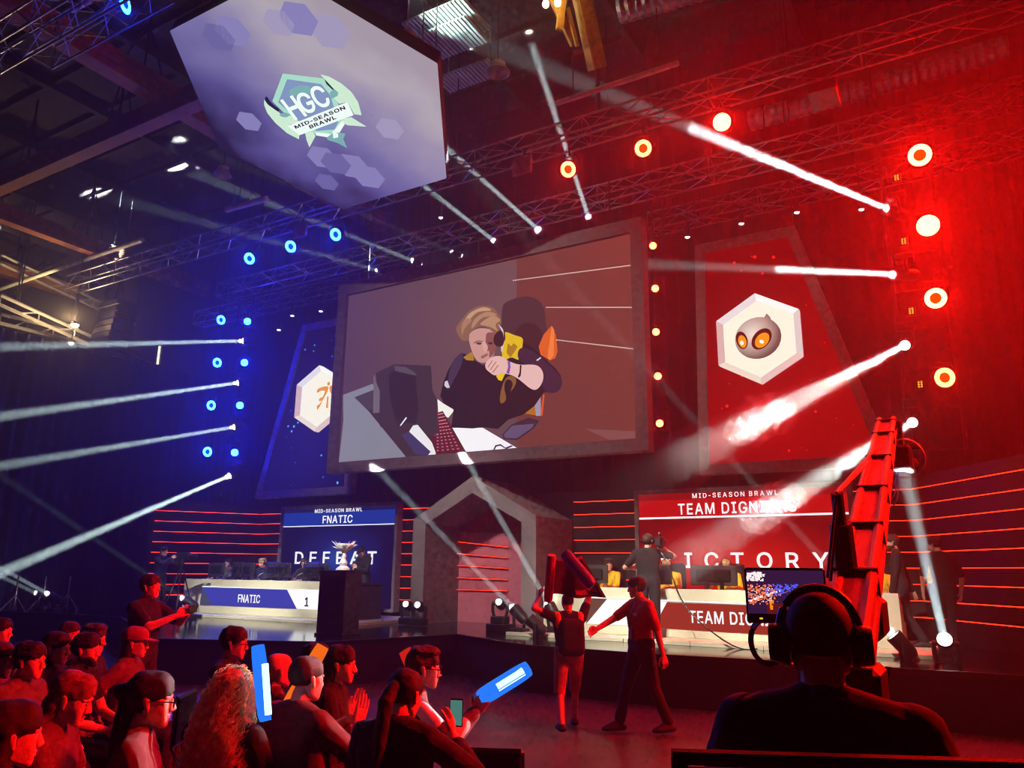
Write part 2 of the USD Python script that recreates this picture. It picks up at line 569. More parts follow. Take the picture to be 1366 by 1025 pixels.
    if glasses:
        for s in (-1, 1):
            put('glasses', cat(ring_mesh((s * .033, .1, .0), (0, 1, 0), .021, .024, .004, 14), tube([(s * .056, .1, .004), (s * .078, .0, .008)], .0025, 4)), 'plastic_black')

    def cloth(nm, parts_, m, sd, **kw):
        t = soften(union(parts_), e, 6)
        rumple(t, 14, .008 if fine else .006, sd)
        return part(o, nm, t, M(m), smooth=60, **kw)

    if top:
        q = torso(.014)
        if sleeve > .02:
            for s in (-1, 1):
                q += chain(arm(s, .013, sleeve))
        cloth('top', q, top, seed)
        if collar:
            part(o, 'collar', soften(union(chain([(neck + R @ V3(-.05, .02, .0), .03 * k), (neck + R @ V3(0, .05, -.02), .028 * k), (neck + R @ V3(.05, .02, .0), .03 * k), (neck + R @ V3(.0, -.05, .012), .034 * k), (neck + R @ V3(-.05, .02, .0), .03 * k)])), .02, 3), M(collar), smooth=50)
    if bottom and lower:
        q = [hull(*[sp(up((s * .085 * g, 0, z)), .114 * k * (.5 + .5 * g)) for s in (-1, 1) for z in (-.0, .05)])]
        for s in (-1, 1):
            q += chain(leg(s, .02 if legs != 'long' else .018, {'long': 1.93, 'shorts': 1.05}[legs]))
        cloth('trousers' if legs == 'long' else 'shorts', q, bottom, seed + 5)
    if shoe and lower:
        for s in (-1, 1):
            a = K[s][2]
            yaw = K[s][1] - K[s][0]
            f = V3(yaw[0], yaw[1], 0)
            f = f / np.linalg.norm(f) if np.linalg.norm(f) > .12 else V3(0, 1, 0)
            w = np.cross(f, (0, 0, 1))
            q = hull(*[sp(a + f * y * k + w * x * k + V3(0, 0, z * k), r * k) for y, x, z, r in ((-.05, .018, -.05, .035), (-.05, -.018, -.05, .035), (.14, .025, -.06, .028), (.14, -.025, -.06, .028), (.19, 0, -.062, .025), (.02, 0, -.005, .042))])
            part(o, 'shoe', soften(q, .03, 3), M(shoe), smooth=50)
    o_pts = dict(head=hc, HR=HR, neck=neck, J=J, K=K, k=k, R=R, RT=RT, chest=chest, P=P)
    return o, o_pts


def _cut(nodes, cut):
    """first part of a limb: cut = number of segments kept"""
    if cut >= len(nodes) - 1:
        return nodes
    i = int(cut)
    (a, ra), (b, rb) = nodes[i], nodes[i + 1]
    f = cut - i
    return nodes[:i + 1] + [(np.asarray(a) + (np.asarray(b) - np.asarray(a)) * f, ra + (rb - ra) * f)]


def M(name):
    return _mats[name]
# ------------------------------------------------------------------ materials
mat('floor_concrete', S(70, 62, 60), .38, noise=(1.3, .35), bump=(30, .004))
mat('deck_gloss', S(16, 15, 17), .1, noise=(2, .2))
mat('deck_black', S(20, 18, 20), .5, noise=(3, .3))
mat('skirt_black', S(11, 9, 11), .9, noise=(5, .3))
mat('drape_navy', S(26, 28, 60), .95, noise=(.8, .3))
mat('drape_black', S(22, 17, 20), .95, noise=(.8, .3))
mat('set_black', S(28, 24, 27), .7, noise=(2, .2))
mat('set_grey', S(128, 112, 114), .65, noise=(2, .08))
mat('desk_cream', S(222, 218, 190), .5, noise=(2, .03))
mat('desk_dark', S(58, 50, 54), .6)
mat('steel', S(150, 148, 152), .35, metal=.8)
mat('black_paint', S(20, 20, 22), .5)
mat('plastic_black', S(17, 17, 18), .4)
mat('roof_dark', S(54, 46, 40), .85, noise=(.6, .4))
mat('timber', S(150, 92, 52), .75, noise=(1.5, .25), bump=(9, .01))
mat('wall_yellow', S(190, 150, 80), .8, noise=(.5, .2))
mat('wall_dark', S(44, 36, 38), .9, noise=(.5, .3))
mat('duct_metal', S(170, 165, 160), .4, metal=.6)
mat('white_paint', S(205, 205, 200), .5)
mat('sheet_metal', S(176, 196, 190), .5, noise=(1.5, .1))
mat('yellow_steel', S(190, 140, 40), .6, noise=(2, .2))
mat('gold_red', S(150, 60, 62), .6)

# ------------------------------------------------------------------ the hall
struct('floor', box((-46, -6, -.2), (10, 22, 0)), M('floor_concrete'))
struct('ceiling', box((-46, -6, 14), (10, 22, 14.2)), M('roof_dark'))
struct('wall_back', box((-46, 17.2, 0), (10, 17.5, 14)), M('wall_dark'))
struct('wall_right', box((8, -6, 0), (8.3, 17.2, 14)), M('wall_dark'))
struct('wall_left', box((-44.3, -6, 0), (-44, 17.2, 14)), M('wall_yellow'))
struct('wall_front', box((-44, -6.3, 0), (8, -6, 14)), M('wall_dark'))


def drape(x0, y0, x1, y1, z0, z1, fold=.35, amp=.07):
    L = math.hypot(x1 - x0, y1 - y0)
    n = max(8, int(L / fold * 8))
    t = np.linspace(0, 1, n)
    d = V3(x1 - x0, y1 - y0, 0) / L
    nn = V3(-d[1], d[0], 0)
    w = amp * np.sin(t * L / fold * 2 * math.pi) + amp * .5 * np.sin(t * L / fold * 1.37 * math.pi + 1)
    line = V3(x0, y0, 0) + t[:, None] * V3(x1 - x0, y1 - y0, 0) + w[:, None] * nn
    back = line - .05 * nn
    v = np.vstack([line + V3(0, 0, z0), line + V3(0, 0, z1), back + V3(0, 0, z0), back + V3(0, 0, z1)])
    f = []
    for i in range(n - 1):
        for a, b in ((0, n), (3 * n, 2 * n)):
            f += [(a + i, a + i + 1, b + i + 1), (a + i, b + i + 1, b + i)]
        f += [(n + i, n + i + 1, 3 * n + i + 1), (n + i, 3 * n + i + 1, 3 * n + i)]
    return trimesh.Trimesh(v, np.array(f), process=False)


tag(single('drape', drape(-22.5, 1.0, -22.5, 17.0, 0, 8.2), M('drape_navy'), 'long navy drape hung along the left side of the hall', 'drape', smooth=60))
single('drape', drape(-22.3, 16.9, 7.9, 16.9, 0, 12.5), M('drape_black'), 'tall black drape hung across the back of the stage', 'drape', smooth=60)

# timber roof beams, running across and along the hall
BEAMS = [((-30, 9.3, 11.8), (-10.5, 9.3, 11.8), .5, .32, 'thick timber roof beam crossing the hall above the left drape'),
         ((-22.6, 2.0, 11.5), (-22.6, 16.9, 11.5), .5, .34, 'orange timber roof beam running along the hall over the navy drape'),
         ((-14.6, 0.5, 12.2), (-14.6, 16.9, 12.2), .55, .4, 'dark timber roof beam passing left of the hexagonal screen'),
         ((-31, 3.0, 12.9), (-31, 16.9, 12.9), .5, .4, 'far timber roof beam at the left wall')]
for (a, b, hgt, wd, lab) in BEAMS:
    o = thing('roof_beam', lab, 'beam')
    a, b = V3(*a), V3(*b)
    d = (b - a) / np.linalg.norm(b - a)
    s = np.cross(d, (0, 0, 1)) * wd / 2
    for k in range(3):                                    # laminated boards, uneven by a finger
        z0, z1 = -hgt / 2 + hgt * k / 3 + .006, -hgt / 2 + hgt * (k + 1) / 3 - .006
        e = .012 * (k % 2)
        q = np.array([p + sgn * s * (1 + e) + V3(0, 0, z) for p in (a, b) for sgn in (-1, 1) for z in (z0, z1)])
        part(o, 'board', trimesh.convex.convex_hull(q), M('timber'))
    n = 5
    for k in range(n):
        c = a + d * np.linalg.norm(b - a) * (k + .5) / n
        part(o, 'steel_hanger', cat(tube([c + V3(0, 0, hgt / 2), c + V3(0, 0, 13.96 - c[2])], .03, 6), tube([c + d * .5 + V3(0, 0, hgt / 2), c + V3(0, 0, (13.96 - c[2]) * .8)], .02, 5), tube([c - d * .5 + V3(0, 0, hgt / 2), c + V3(0, 0, (13.96 - c[2]) * .8)], .02, 5)), M('black_paint'))
    if not lab.startswith('far'):
        q = a + d * np.linalg.norm(b - a) * .35
# purlins and roof sheets: ribs under the ceiling
for k in range(15):
    x = -43 + k * 3.4
    struct('trim_%d' % (k + 1), box((x, -5.9, 13.72), (x + .18, 17.1, 14.0)), M('roof_dark'))
for k in range(16):
    y = -5 + k * 1.4
    struct('trim_%d' % (k + 16), box((-43.9, y, 13.86), (7.9, y + .1, 14.0)), M('roof_dark'))


# ------------------------------------------------------------------ stage
def deck_pt(px, py, z=DECK):
    return tuple(atz(px, py, z)[:2])


plan = [(-22.25, 10.4), deck_pt(60, 818), deck_pt(160, 824), deck_pt(205, 853), deck_pt(428, 857.5), deck_pt(608, 847), deck_pt(700, 861.5), deck_pt(870, 874), deck_pt(1003, 881), deck_pt(1366, 903), (6.5, 10.5), (6.5, 16.4), (-22.2, 16.4)]
o = thing('stage', 'long black stage with glossy deck in front of the set', 'stage', kind='structure')
sh = poly(plan)
top = extrude(sh, .05); top.apply_translation((0, 0, DECK - .05))
part(o, 'deck', top, M('deck_gloss'))
sk = extrude(sh.buffer(-.03), DECK - .05)
part(o, 'skirt', sk, M('skirt_black'))
ring = sh.difference(sh.buffer(-.05))
lip = extrude(ring, .012); lip.apply_translation((0, 0, DECK))
part(o, 'edge_trim', lip, M('black_paint'))

# desk platforms, pale
for nm, x0, x1, lab in (('a', -17.6, -11.0, 'low pale platform under the left team desk'), ('b', -7.4, -0.6, 'low pale platform under the right team desk')):
    o = thing('platform', lab, 'platform', (0, 0, DECK))
    n = 6
    for k in range(n):
        w = (x1 - x0) / n
        part(o, 'panel', box((x0 + k * w + .004, 12.62 if nm == 'a' else 12.5, 0), (x0 + (k + 1) * w - .004, 15.1, .06), .004), M('desk_cream'))

# the set wall with its wings, black panels
BL, BR = -17.42, -.78
WL, WR = (BL - .574 * 2.85, YW - .819 * 2.85), (BR + .574 * 7, YW - .819 * 7)


def wallprism(p, q, z0, z1, t=.12):
    d = V3(q[0] - p[0], q[1] - p[1], 0); d /= np.linalg.norm(d)
    n = V3(-d[1], d[0], 0) * t
    return extrude(poly([p, q, (q[0] + n[0], q[1] + n[1]), (p[0] + n[0], p[1] + n[1])]), z1 - z0).apply_translation((0, 0, z0))


o = thing('set_wall', 'black panelled wall behind the stage with angled wings', 'set wall', kind='structure')
STRIPZ = [3.31 - .277 * i for i in range(9)]
edges = [DECK] + [z for z in STRIPZ[::-1]] + [3.55]
for (p, q) in ((WL, (BL, YW)), ((BL, YW), (BR, YW)), ((BR, YW), WR)):
    for za, zb in zip(edges, edges[1:]):
        part(o, 'panel', wallprism(p, q, za + .012, zb - .012), M('set_black'))
    d = V3(q[0] - p[0], q[1] - p[1], 0); d /= np.linalg.norm(d)
    n = (-d[1] * .06, d[0] * .06)
    part(o, 'backing', wallprism((p[0] + n[0], p[1] + n[1]), (q[0] + n[0], q[1] + n[1]), DECK, 3.55, .1), M('black_paint'))

glow('led_red', (1, .03, .008), 2.2)
ORD = ['topmost', 'second', 'third', 'fourth', 'fifth', 'sixth', 'seventh', 'eighth', 'lowest']


def strip(pts, lab, group):
    p = np.array(pts, float)
    o = thing('led_strip', lab, 'light strip', group=group)
    part(o, 'channel', tube(p + V3(0, .012, 0), .018, 4), M('black_paint'))
    part(o, 'diffuser', tube(p, .0115, 6), M('led_red'))


def wing(pt, d, L, off=.03):
    return (pt[0] + d[0] * L, pt[1] + d[1] * L - off)


FN = dict(x0=-1.0606 * YT, x1=-.7955 * YT, z0=.8, z1=1.8 + .1088 * YT)
DG = dict(x0=-.3886 * YT, x1=-.1139 * YT, z0=.8, z1=1.8 + .1088 * YT)
for i, z in enumerate(STRIPZ):
    y = YW - .03
    strip([(BL - .574 * 2.72, YW - .819 * 2.72 - .03, z), (BL, y, z), (FN['x0'] + .03, y, z)], f'{ORD[i]} red LED strip on the wall left of the blue team screen', 'red LED strips left of the blue screen')
    strip([(FN['x1'] - .03, y, z), (-10.66, y, z)], f'{ORD[i]} red LED strip between the blue team screen and the gabled arch', 'red LED strips left of the arch')
    strip([(-7.5, y, z), (DG['x0'] + .03, y, z)], f'{ORD[i]} red LED strip between the gabled arch and the red team screen', 'red LED strips right of the arch')
    strip([(DG['x1'] - .03, y, z), (BR, y, z), (BR + .574 * 6.5, YW - .819 * 6.5 - .03, z)], f'{ORD[i]} red LED strip on the wall right of the red team screen', 'red LED strips right of the red screen')

# ------------------------------------------------------------------ gabled arch in the middle
AL, AR, EZ, AZ = -.7660 * YP, -.5426 * YP, 1.8 + .0795 * YP, 1.8 + .1433 * YP
AM = (AL + AR) / 2
house = [(AL, DECK), (AR, DECK), (AR, EZ), (AM, AZ), (AL, EZ)]
H_ = poly(house)
fw = .34
inner = poly([(AL + fw, DECK - .1), (AR - fw, DECK - .1), (AR - fw, EZ - .12), (AM, AZ - .36), (AL + fw, EZ - .12)])
o = thing('gabled_arch', 'grey house-shaped arch in the middle of the stage with red recess', 'arch', (0, 0, 0))
part(o, 'frame', slab(H_.difference(inner), YP, 1.68), M('set_grey'))
mat('recess_red', S(196, 56, 66), .7, noise=(1.5, .1))
mat('recess_pink', S(206, 108, 128), .7, noise=(1.5, .1))
part(o, 'gable_panel', slab(poly([(AL + fw, EZ - .22), (AR - fw, EZ - .30), (AR - fw, EZ - .12), (AM, AZ - .36), (AL + fw, EZ - .12)]), 15.3, .05), M('recess_red'))
part(o, 'back_panel', slab(poly([(AL + fw, DECK), (AR - fw - .18, DECK), (AR - fw - .18, EZ - .3), (AL + fw, EZ - .22)]), 15.25, .05), M('recess_pink'))
part(o, 'side_panel', box((AR - fw - .16, 14.7, DECK), (AR - fw - .02, 15.5, EZ - .35)), M('black_paint'))
for i, (a, b) in enumerate((((592.4, 721.2), (677.8, 730.5)), ((592, 737.5), (677.6, 744.6)), ((591, 753.4), (677.3, 758.8)), ((590, 770.2), (677.2, 773.8)), ((589, 786.4), (677, 788.6)))):
    p, q = at(*a, 15.2), at(*b, 15.2)
    strip([p, q], f'{["top", "second", "middle", "fourth", "bottom"][i]} red LED strip inside the gabled arch', 'red LED strips inside the arch')


# ------------------------------------------------------------------ screens
def framed(name, label, category, outer, width, Y, back, glowmat, framemat='set_grey'):
    o = thing(name, label, category)
    fr = frame_shape(outer, width)
    part(o, 'frame', slab(fr, Y - .06, .06 + back), M(framemat))
    inn = poly(outer).buffer(-width, join_style=2)
    part(o, 'display', slab(inn, Y, .05), glowmat)
    part(o, 'back_cover', slab(inn, Y + .06, back - .06), M('black_paint'))
    if name == 'trapezoid_screen':
        for x, z in (outer[2], outer[3]):
            part(o, 'suspension_cable', tube([(x * .98 + .02 * outer[0][0], Y + .08, z - .06), (x * .98 + .02 * outer[0][0], Y + .08, 13.96)], .012, 5), M('black_paint'))
    return o, inn


def radial(name, stops, centre, scale, noise=(1.2, .25), strength=1.0, shift=(0, 0, 0)):
    """picture background of a screen: a soft glow about a point in the scene, with a little cloudiness"""
    if name in _mats:
        return _mats[name]
    nodes = {'t': ('texture_coordinate', {}), 'm': ('mapping', {'mapping_type': 'point', 'location': tuple(-c * s for c, s in zip(centre, scale)), 'scale': scale}),
             'l': ('vector_math', {'math_type': 'length'}), 'n': ('noise_texture', {'type': 'fBM', 'scale': noise[0], 'detail': 3.0}), 'k': ('math', {'math_type': 'multiply_add', 'value2': noise[1], 'value3': -noise[1] / 2}),
             'a': ('math', {'math_type': 'add'}), 'r': ('rgb_ramp', {'ramp': stops}), 'e': ('emission', {'strength': strength})}
    _mats[name] = usdkit.material(stage, '/World/Looks/' + name, nodes, [('t.object', 'm.vector'), ('m.vector', 'l.vector1'), ('t.object', 'n.vector'), ('n.fac', 'k.value1'), ('l.value', 'a.value1'), ('k.value', 'a.value2'), ('a.value', 'r.fac'), ('r.color', 'e.color')], surface='e.emission')
    return _mats[name]


def rect(x0, x1, z0, z1):
    return [(x0, z0), (x1, z0), (x1, z1), (x0, z1)]


glow('ink_white', S(250, 250, 250), 1.0)
glow('ink_soft', S(225, 225, 235), 1.0)
# blue team screen
o, inn = framed('team_screen', 'upright blue screen reading DEFEAT behind the left desk', 'screen', rect(FN['x0'], FN['x1'], FN['z0'], FN['z1']), .085, YT, .16,
                radial('screen_navy', [(0, S(36, 66, 150)), (.3, S(22, 32, 104)), (.7, S(16, 15, 62)), (1, S(14, 12, 52))], ((FN['x0'] + FN['x1']) / 2 + .1, YT, 2.1), (.42, .01, .75)))
glow('fn_strip', S(20, 24, 80)); glow('fn_band', S(16, 52, 150))


def row(o, name, Y, quad, matname, depth=.006, lift=.0):
    part(o, name, slab(poly(pix(quad, Y)), Y - depth - lift, depth), M(matname))


def write(o, name, text, Y, x0, y0, x1, y1, matname='ink_white', gap=None, lift=.012, bold=True):
    """lettering whose box on the plane runs from the pixel (x0, y1) to (x1, y0)"""
    a, b = at(x0, (y0 + y1) / 2, Y), at(x1, (y0 + y1) / 2, Y)
    c, d = at((x0 + x1) / 2, y1, Y), at((x0 + x1) / 2, y0, Y)
    m = text_on(text, a[0], b[0], c[2], d[2], Y - lift, .006, gap, bold)
    for g in (m.split(only_watertight=False) if gap is not None and y1 - y0 > 9 else [m]):
        part(o, 'letter' if gap is not None and y1 - y0 > 9 else name, g, M(matname))


zt, zl = FN['z1'] - .085, at(453, 700.4, YT)[2]
part(o, 'top_strip', slab(poly(rect(FN['x0'] + .085, FN['x1'] - .085, zt - .10, zt)), YT - .006, .006), M('fn_strip'))
part(o, 'title_band', slab(poly(rect(FN['x0'] + .085, FN['x1'] - .085, zl, zt - .10)), YT - .006, .006), M('fn_band'))
part(o, 'rule', slab(poly(rect(FN['x0'] + .06, FN['x1'] - .085, zl - .03, zl)), YT - .012, .012), M('ink_soft'))
write(o, 'lettering', 'MID-SEASON BRAWL', YT, 420.6, 678.6, 483.8, 683.6, gap=.28)
write(o, 'lettering', 'FNATIC', YT, 431, 687.6, 470.7, 698.2, gap=.16)
write(o, 'lettering', 'DEFEAT', YT, 394, 736, 502.7, 753.2, gap=.62)
# red team screen
o, inn = framed('team_screen', 'upright red screen reading VICTORY behind the right desk', 'screen', rect(DG['x0'], DG['x1'], DG['z0'], DG['z1']), .085, YT, .16,
                radial('screen_red', [(0, S(214, 38, 28)), (.35, S(180, 18, 16)), (.7, S(122, 8, 10)), (1, S(110, 6, 9))], ((DG['x0'] + DG['x1']) / 2 - .1, YT, 1.9), (.3, .01, .72)))
zl_r = at(990, 687.3, YT)[2]
glow('dg_strip', S(138, 10, 12)); glow('dg_band', S(186, 14, 14))
part(o, 'top_strip', slab(poly(rect(DG['x0'] + .085, DG['x1'] - .085, zt - .13, zt)), YT - .006, .006), M('dg_strip'))
part(o, 'title_band', slab(poly(rect(DG['x0'] + .085, DG['x1'] - .085, zl_r, zt - .13)), YT - .006, .006), M('dg_band'))
part(o, 'rule', slab(poly(rect(DG['x0'] + .085, DG['x1'] - .06, zl_r - .04, zl_r)), YT - .012, .012), M('ink_white'))
write(o, 'lettering', 'MID-SEASON BRAWL', YT, 923.7, 656.4, 1038, 663.0, gap=.42)
write(o, 'lettering', 'TEAM DIGNITAS', YT, 904.5, 669.4, 1062.7, 685.2, gap=.24)
write(o, 'lettering', 'VICTORY', YT, 879.5, 737, 1106, 759, gap=.78)

# trapezoid side screens with hexagonal emblems
TR_ = [(-.2967 * YR, 1.8 + .1255 * YR), (-.0643 * YR, 1.8 + .1255 * YR), (-.1537 * YR, 1.8 + .449 * YR), (-.2880 * YR, 1.8 + .449 * YR)]
TL_ = [(2 * XC - x, z) for x, z in TR_]
glow('sky_red', S(150, 6, 8))
o_r, _ = framed('trapezoid_screen', 'large red trapezoid screen above the red team screen', 'screen', TR_, .2, YR, .2,
                radial('trap_red', [(0, S(158, 6, 6)), (.5, S(128, 3, 4)), (1, S(100, 1, 2))], (-2.9, YR, 4.6), (.28, .01, .3), (1.0, .3)))
o_b, _ = framed('trapezoid_screen', 'large blue trapezoid screen partly hidden by the main screen', 'screen', TL_, .2, YR, .2,
                radial('trap_blue', [(0, S(26, 24, 104)), (.5, S(18, 14, 72)), (1, S(14, 8, 50))], (-15.3, YR, 5.0), (.28, .01, .3), (1.0, .3)))
glow('spark_red', S(255, 40, 30), 1.0); glow('spark_blue', S(90, 190, 255), 1.0)
rng = np.random.default_rng(4)
for oo, pts, mm in ((o_r, TR_, 'spark_red'), (o_b, TL_, 'spark_blue')):
    g = poly(pts).buffer(-.3)
    n = 0
    lo, hi = np.array(g.bounds[:2]), np.array(g.bounds[2:])
    while n < 34:
        p = lo + (hi - lo) * rng.random(2) ** (1, 1.5)
        if g.contains(sg.Point(*p)):
            n += 1
            r = .012 + .03 * rng.random() ** 3
            part(oo, 'spark', cyl((p[0], YR - .004, p[1]), (p[0], YR, p[1]), r, n=6), M(mm))


def hexagon(cx, cz, r):
    return [(cx + r * math.sin(a), cz + r * math.cos(a)) for a in np.arange(6) * math.pi / 3]


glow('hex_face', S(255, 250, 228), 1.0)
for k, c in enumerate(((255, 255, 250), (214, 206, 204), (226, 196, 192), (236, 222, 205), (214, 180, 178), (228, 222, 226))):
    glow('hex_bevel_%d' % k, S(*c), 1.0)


def hex_sign(cx, cz, label):
    """backlit hexagonal box sign: six bevelled rims round a recessed face"""
    o = thing('hexagon_sign', label, 'sign')
    Yb = YR - .02
    a, b = hexagon(cx, cz, .93), hexagon(cx, cz, .80)
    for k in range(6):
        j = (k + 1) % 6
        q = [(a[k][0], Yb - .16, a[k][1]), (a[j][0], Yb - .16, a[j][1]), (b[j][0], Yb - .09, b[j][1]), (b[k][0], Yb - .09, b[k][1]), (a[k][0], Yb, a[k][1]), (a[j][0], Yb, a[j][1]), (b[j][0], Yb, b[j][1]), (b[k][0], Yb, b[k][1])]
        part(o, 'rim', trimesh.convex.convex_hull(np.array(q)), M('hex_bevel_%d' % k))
    part(o, 'face', slab(poly(b), Yb - .06, .05), M('hex_face'))
    return o, Yb - .066


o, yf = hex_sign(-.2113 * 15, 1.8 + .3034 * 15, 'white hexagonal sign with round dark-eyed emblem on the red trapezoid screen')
cx, cz = at(1011, 451, yf)[[0, 2]]
e = lambda x, y: tuple(at(900 + x / 2.93, 300 + y / 2.93, yf)[[0, 2]])
radial('emblem_silver', [(0, S(236, 226, 214)), (.5, S(190, 176, 166)), (1, S(92, 78, 74))], (cx - .1, yf, cz + .1), (1.9, .01, 1.9), (4, .05))
glow('emblem_dark', S(60, 14, 8)); glow('emblem_orange', S(246, 150, 20)); glow('emblem_deep', S(190, 86, 8))


def oval(c, rx, rz_, ang, n=24):
    t = np.arange(n) * 2 * math.pi / n
    x, z = rx * np.cos(t), rz_ * np.sin(t)
    a = math.radians(ang)
    return poly(np.c_[c[0] + x * math.cos(a) - z * math.sin(a), c[1] + x * math.sin(a) + z * math.cos(a)])


sk = oval((cx, cz), .45, .43, 0).union(poly([e(285, 385), e(318, 372), e(348, 366), e(360, 347), (e(374, 362)), e(378, 380), e(380, 400)]))
part(o, 'emblem', slab(sk, yf - .008, .012), M('emblem_silver'))
for c, rx, rz_, ang, nm in ((e(340, 447), .235, .17, 50, 'emblem_eye'), (e(263, 452), .11, .19, 12, 'emblem_eye')):
    part(o, nm, slab(oval(c, rx, rz_, ang), yf - .014, .006), M('emblem_dark'))
    part(o, nm, slab(oval((c[0] + .01, c[1] - .03), rx * .72, rz_ * .72, ang), yf - .020, .006), M('emblem_orange'))
    part(o, nm, slab(oval((c[0] + .0, c[1] - .06), .035, .05, ang), yf - .026, .006), M('ink_white'))
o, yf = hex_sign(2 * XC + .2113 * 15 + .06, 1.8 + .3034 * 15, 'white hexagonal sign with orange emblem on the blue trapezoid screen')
glow('emblem_amber', S(240, 150, 22))
f = lambda x, y: tuple(at(400 + x / 7.886, 470 + y / 7.886, yf)[[0, 2]])
wingp = [f(*p) for p in ((180, 408), (195, 385), (235, 368), (290, 358), (300, 372), (292, 410), (262, 465), (235, 515), (210, 570), (183, 606), (182, 565), (212, 545), (235, 505), (205, 517), (203, 492), (245, 470), (268, 410), (225, 402), (185, 428))]
ax = f(300, 465)[0]
part(o, 'emblem', slab(poly(wingp), yf - .008, .012), M('emblem_amber'))
part(o, 'emblem', slab(poly([(2 * ax - x, z) for x, z in wingp]), yf - .008, .012), M('emblem_amber'))
part(o, 'emblem', slab(poly([f(291, 465), f(300, 465), f(295, 590), f(276, 585)]), yf - .008, .012), M('emblem_amber'))
part(o, 'emblem', slab(oval(f(303, 332), .045, .05, 0), yf - .008, .012), M('emblem_amber'))
# ------------------------------------------------------------------ main screen and its picture
MO = rect(-.9545 * YM, -.3640 * YM, 1.8 + .1628 * YM, 1.8 + .5100 * YM)
mat('frame_mauve', S(112, 88, 92), .7, noise=(2, .06))
_pic = {}


def ink(r, g, b):
    n = f'ink_{r}_{g}_{b}'
    return glow(n, S(r, g, b), 1.0)


MI = rect(-.9345 * YM, -.3825 * YM, 1.8 + .1805 * YM, 1.8 + .4890 * YM)
o = thing('main_screen', 'huge framed main screen showing a player with headset at a desk', 'screen')
fr = poly(MO).difference(poly(MI))
part(o, 'frame', slab(fr, YM - .1, .3), M('frame_mauve'))
part(o, 'back_cover', slab(poly(MI), YM + .06, .14), M('black_paint'))
part(o, 'display', slab(poly(MI), YM, .05), radial('pic_wall', [(0, S(112, 80, 82)), (.6, S(98, 70, 76)), (1, S(86, 62, 72))], (-8, YM, 7.5), (.2, .01, .2), (.6, .2)))
for x_ in (-12.4, -9.1, -5.8):
    part(o, 'suspension_cable', tube([(x_, YM + .12, MO[2][1] - .08), (x_, YM + .12, 13.96)], .015, 5), M('black_paint'))
clip = poly(MI).buffer(-.004, join_style=2)
_lay = [0]
k5 = lambda x, y: (430 + x / 2.9696, 340 + y / 2.9696)
kf = lambda x, y: (570 + x / 6.83, 390 + y / 6.83)
kd = lambda x, y: (440 + x / 4.879, 480 + y / 4.879)


def paint(name, K, pts, col, label=None, hole=None):
    """a flat area of the picture on the main screen"""
    _lay[0] += 1
    d = .0016
    g = poly(pix([K(*p) for p in pts], YM)).intersection(clip)
    part(o, name, slab(g, YM - d * (_lay[0] + 1), d * 2.5), ink(*col), label=label)


def smoothp(pts, n=40):
    p = np.array(list(pts) + [pts[0]], float)
    from scipy.interpolate import CubicSpline
    t = np.r_[0, np.cumsum(np.linalg.norm(np.diff(p, axis=0), axis=1))]
    return [tuple(q) for q in CubicSpline(t, p, bc_type='periodic')(np.linspace(0, t[-1], n, endpoint=False))]


paint('picture_wall', k5, [(770, -80), (1300, -80), (1300, 900), (1150, 760), (770, 760)], (112, 58, 52))
paint('picture_wall', k5, [(1040, 690), (1140, 735), (1250, 735), (1250, 700)], (126, 78, 76))
for (a, b) in (((758, 102), (1232, 41)), ((890, 209), (1235, 209)), ((930, 338), (1238, 374))):
    _lay[0] += 1
    dots = []
    n = int((b[0] - a[0]) / 8)
    for i in range(n):
        t = i / (n - 1)
        p = at(*k5(a[0] + (b[0] - a[0]) * t, a[1] + (b[1] - a[1]) * t), YM)
        dots.append(box((p[0] - .013, YM - .01, p[2] - .011), (p[0] + .013, YM, p[2] + .011)))
    part(o, 'picture_dotted_line', cat(dots), ink(236, 214, 200), kind='stuff')
# desk, monitors, keyboard
paint('picture_desk', kd, [(88, 230), (280, 158), (310, 200), (300, 250), (500, 636), (60, 672), (90, 400)], (134, 134, 146))
paint('picture_desk', kd, [(162, 246), (305, 190), (320, 250), (400, 350), (360, 440)], (74, 62, 70))
paint('picture_desk', kd, [(250, 330), (520, 300), (700, 520), (690, 625), (500, 636)], (62, 46, 52))
paint('picture_monitor', kd, [(300, 90), (420, 30), (660, 40), (670, 200), (700, 260), (705, 480), (650, 500), (560, 430), (330, 440), (320, 200)], (62, 48, 54))
paint('picture_monitor', kd, [(385, 95), (420, 75), (560, 105), (580, 330), (560, 420), (430, 400), (395, 250)], (48, 36, 42))
paint('picture_monitor', kd, [(420, 40), (500, 50), (570, 95), (560, 105), (430, 75)], (86, 76, 86))
paint('picture_bottle', kd, [(288, 110), (296, 98), (302, 150), (328, 200), (326, 345), (284, 350), (288, 210)], (112, 100, 110))
paint('picture_paper', kd, [(545, 430), (575, 425), (700, 580), (690, 622), (640, 622), (520, 470)], (238, 236, 238))
paint('picture_mousepad', kd, [(470, 490), (520, 470), (660, 600), (640, 625), (560, 615)], (64, 56, 96))
paint('picture_mouse', kd, smoothp([(442, 425), (470, 385), (505, 378), (490, 410), (455, 436)], 20), (52, 40, 50))
paint('picture_mouse', kd, [(460, 430), (500, 375), (506, 382), (466, 434)], (236, 236, 244))
paint('picture_paper', kd, [(705, 258), (740, 285), (815, 330), (775, 380), (710, 345)], (246, 246, 238))
paint('picture_paper', kd, [(800, 445), (1000, 445), (1225, 578), (890, 602), (830, 500)], (250, 248, 250))
paint('picture_keyboard', kd, [(710, 345), (740, 336), (890, 600), (700, 622), (655, 500), (708, 500)], (92, 30, 38))
_lay[0] += 1
keys = []
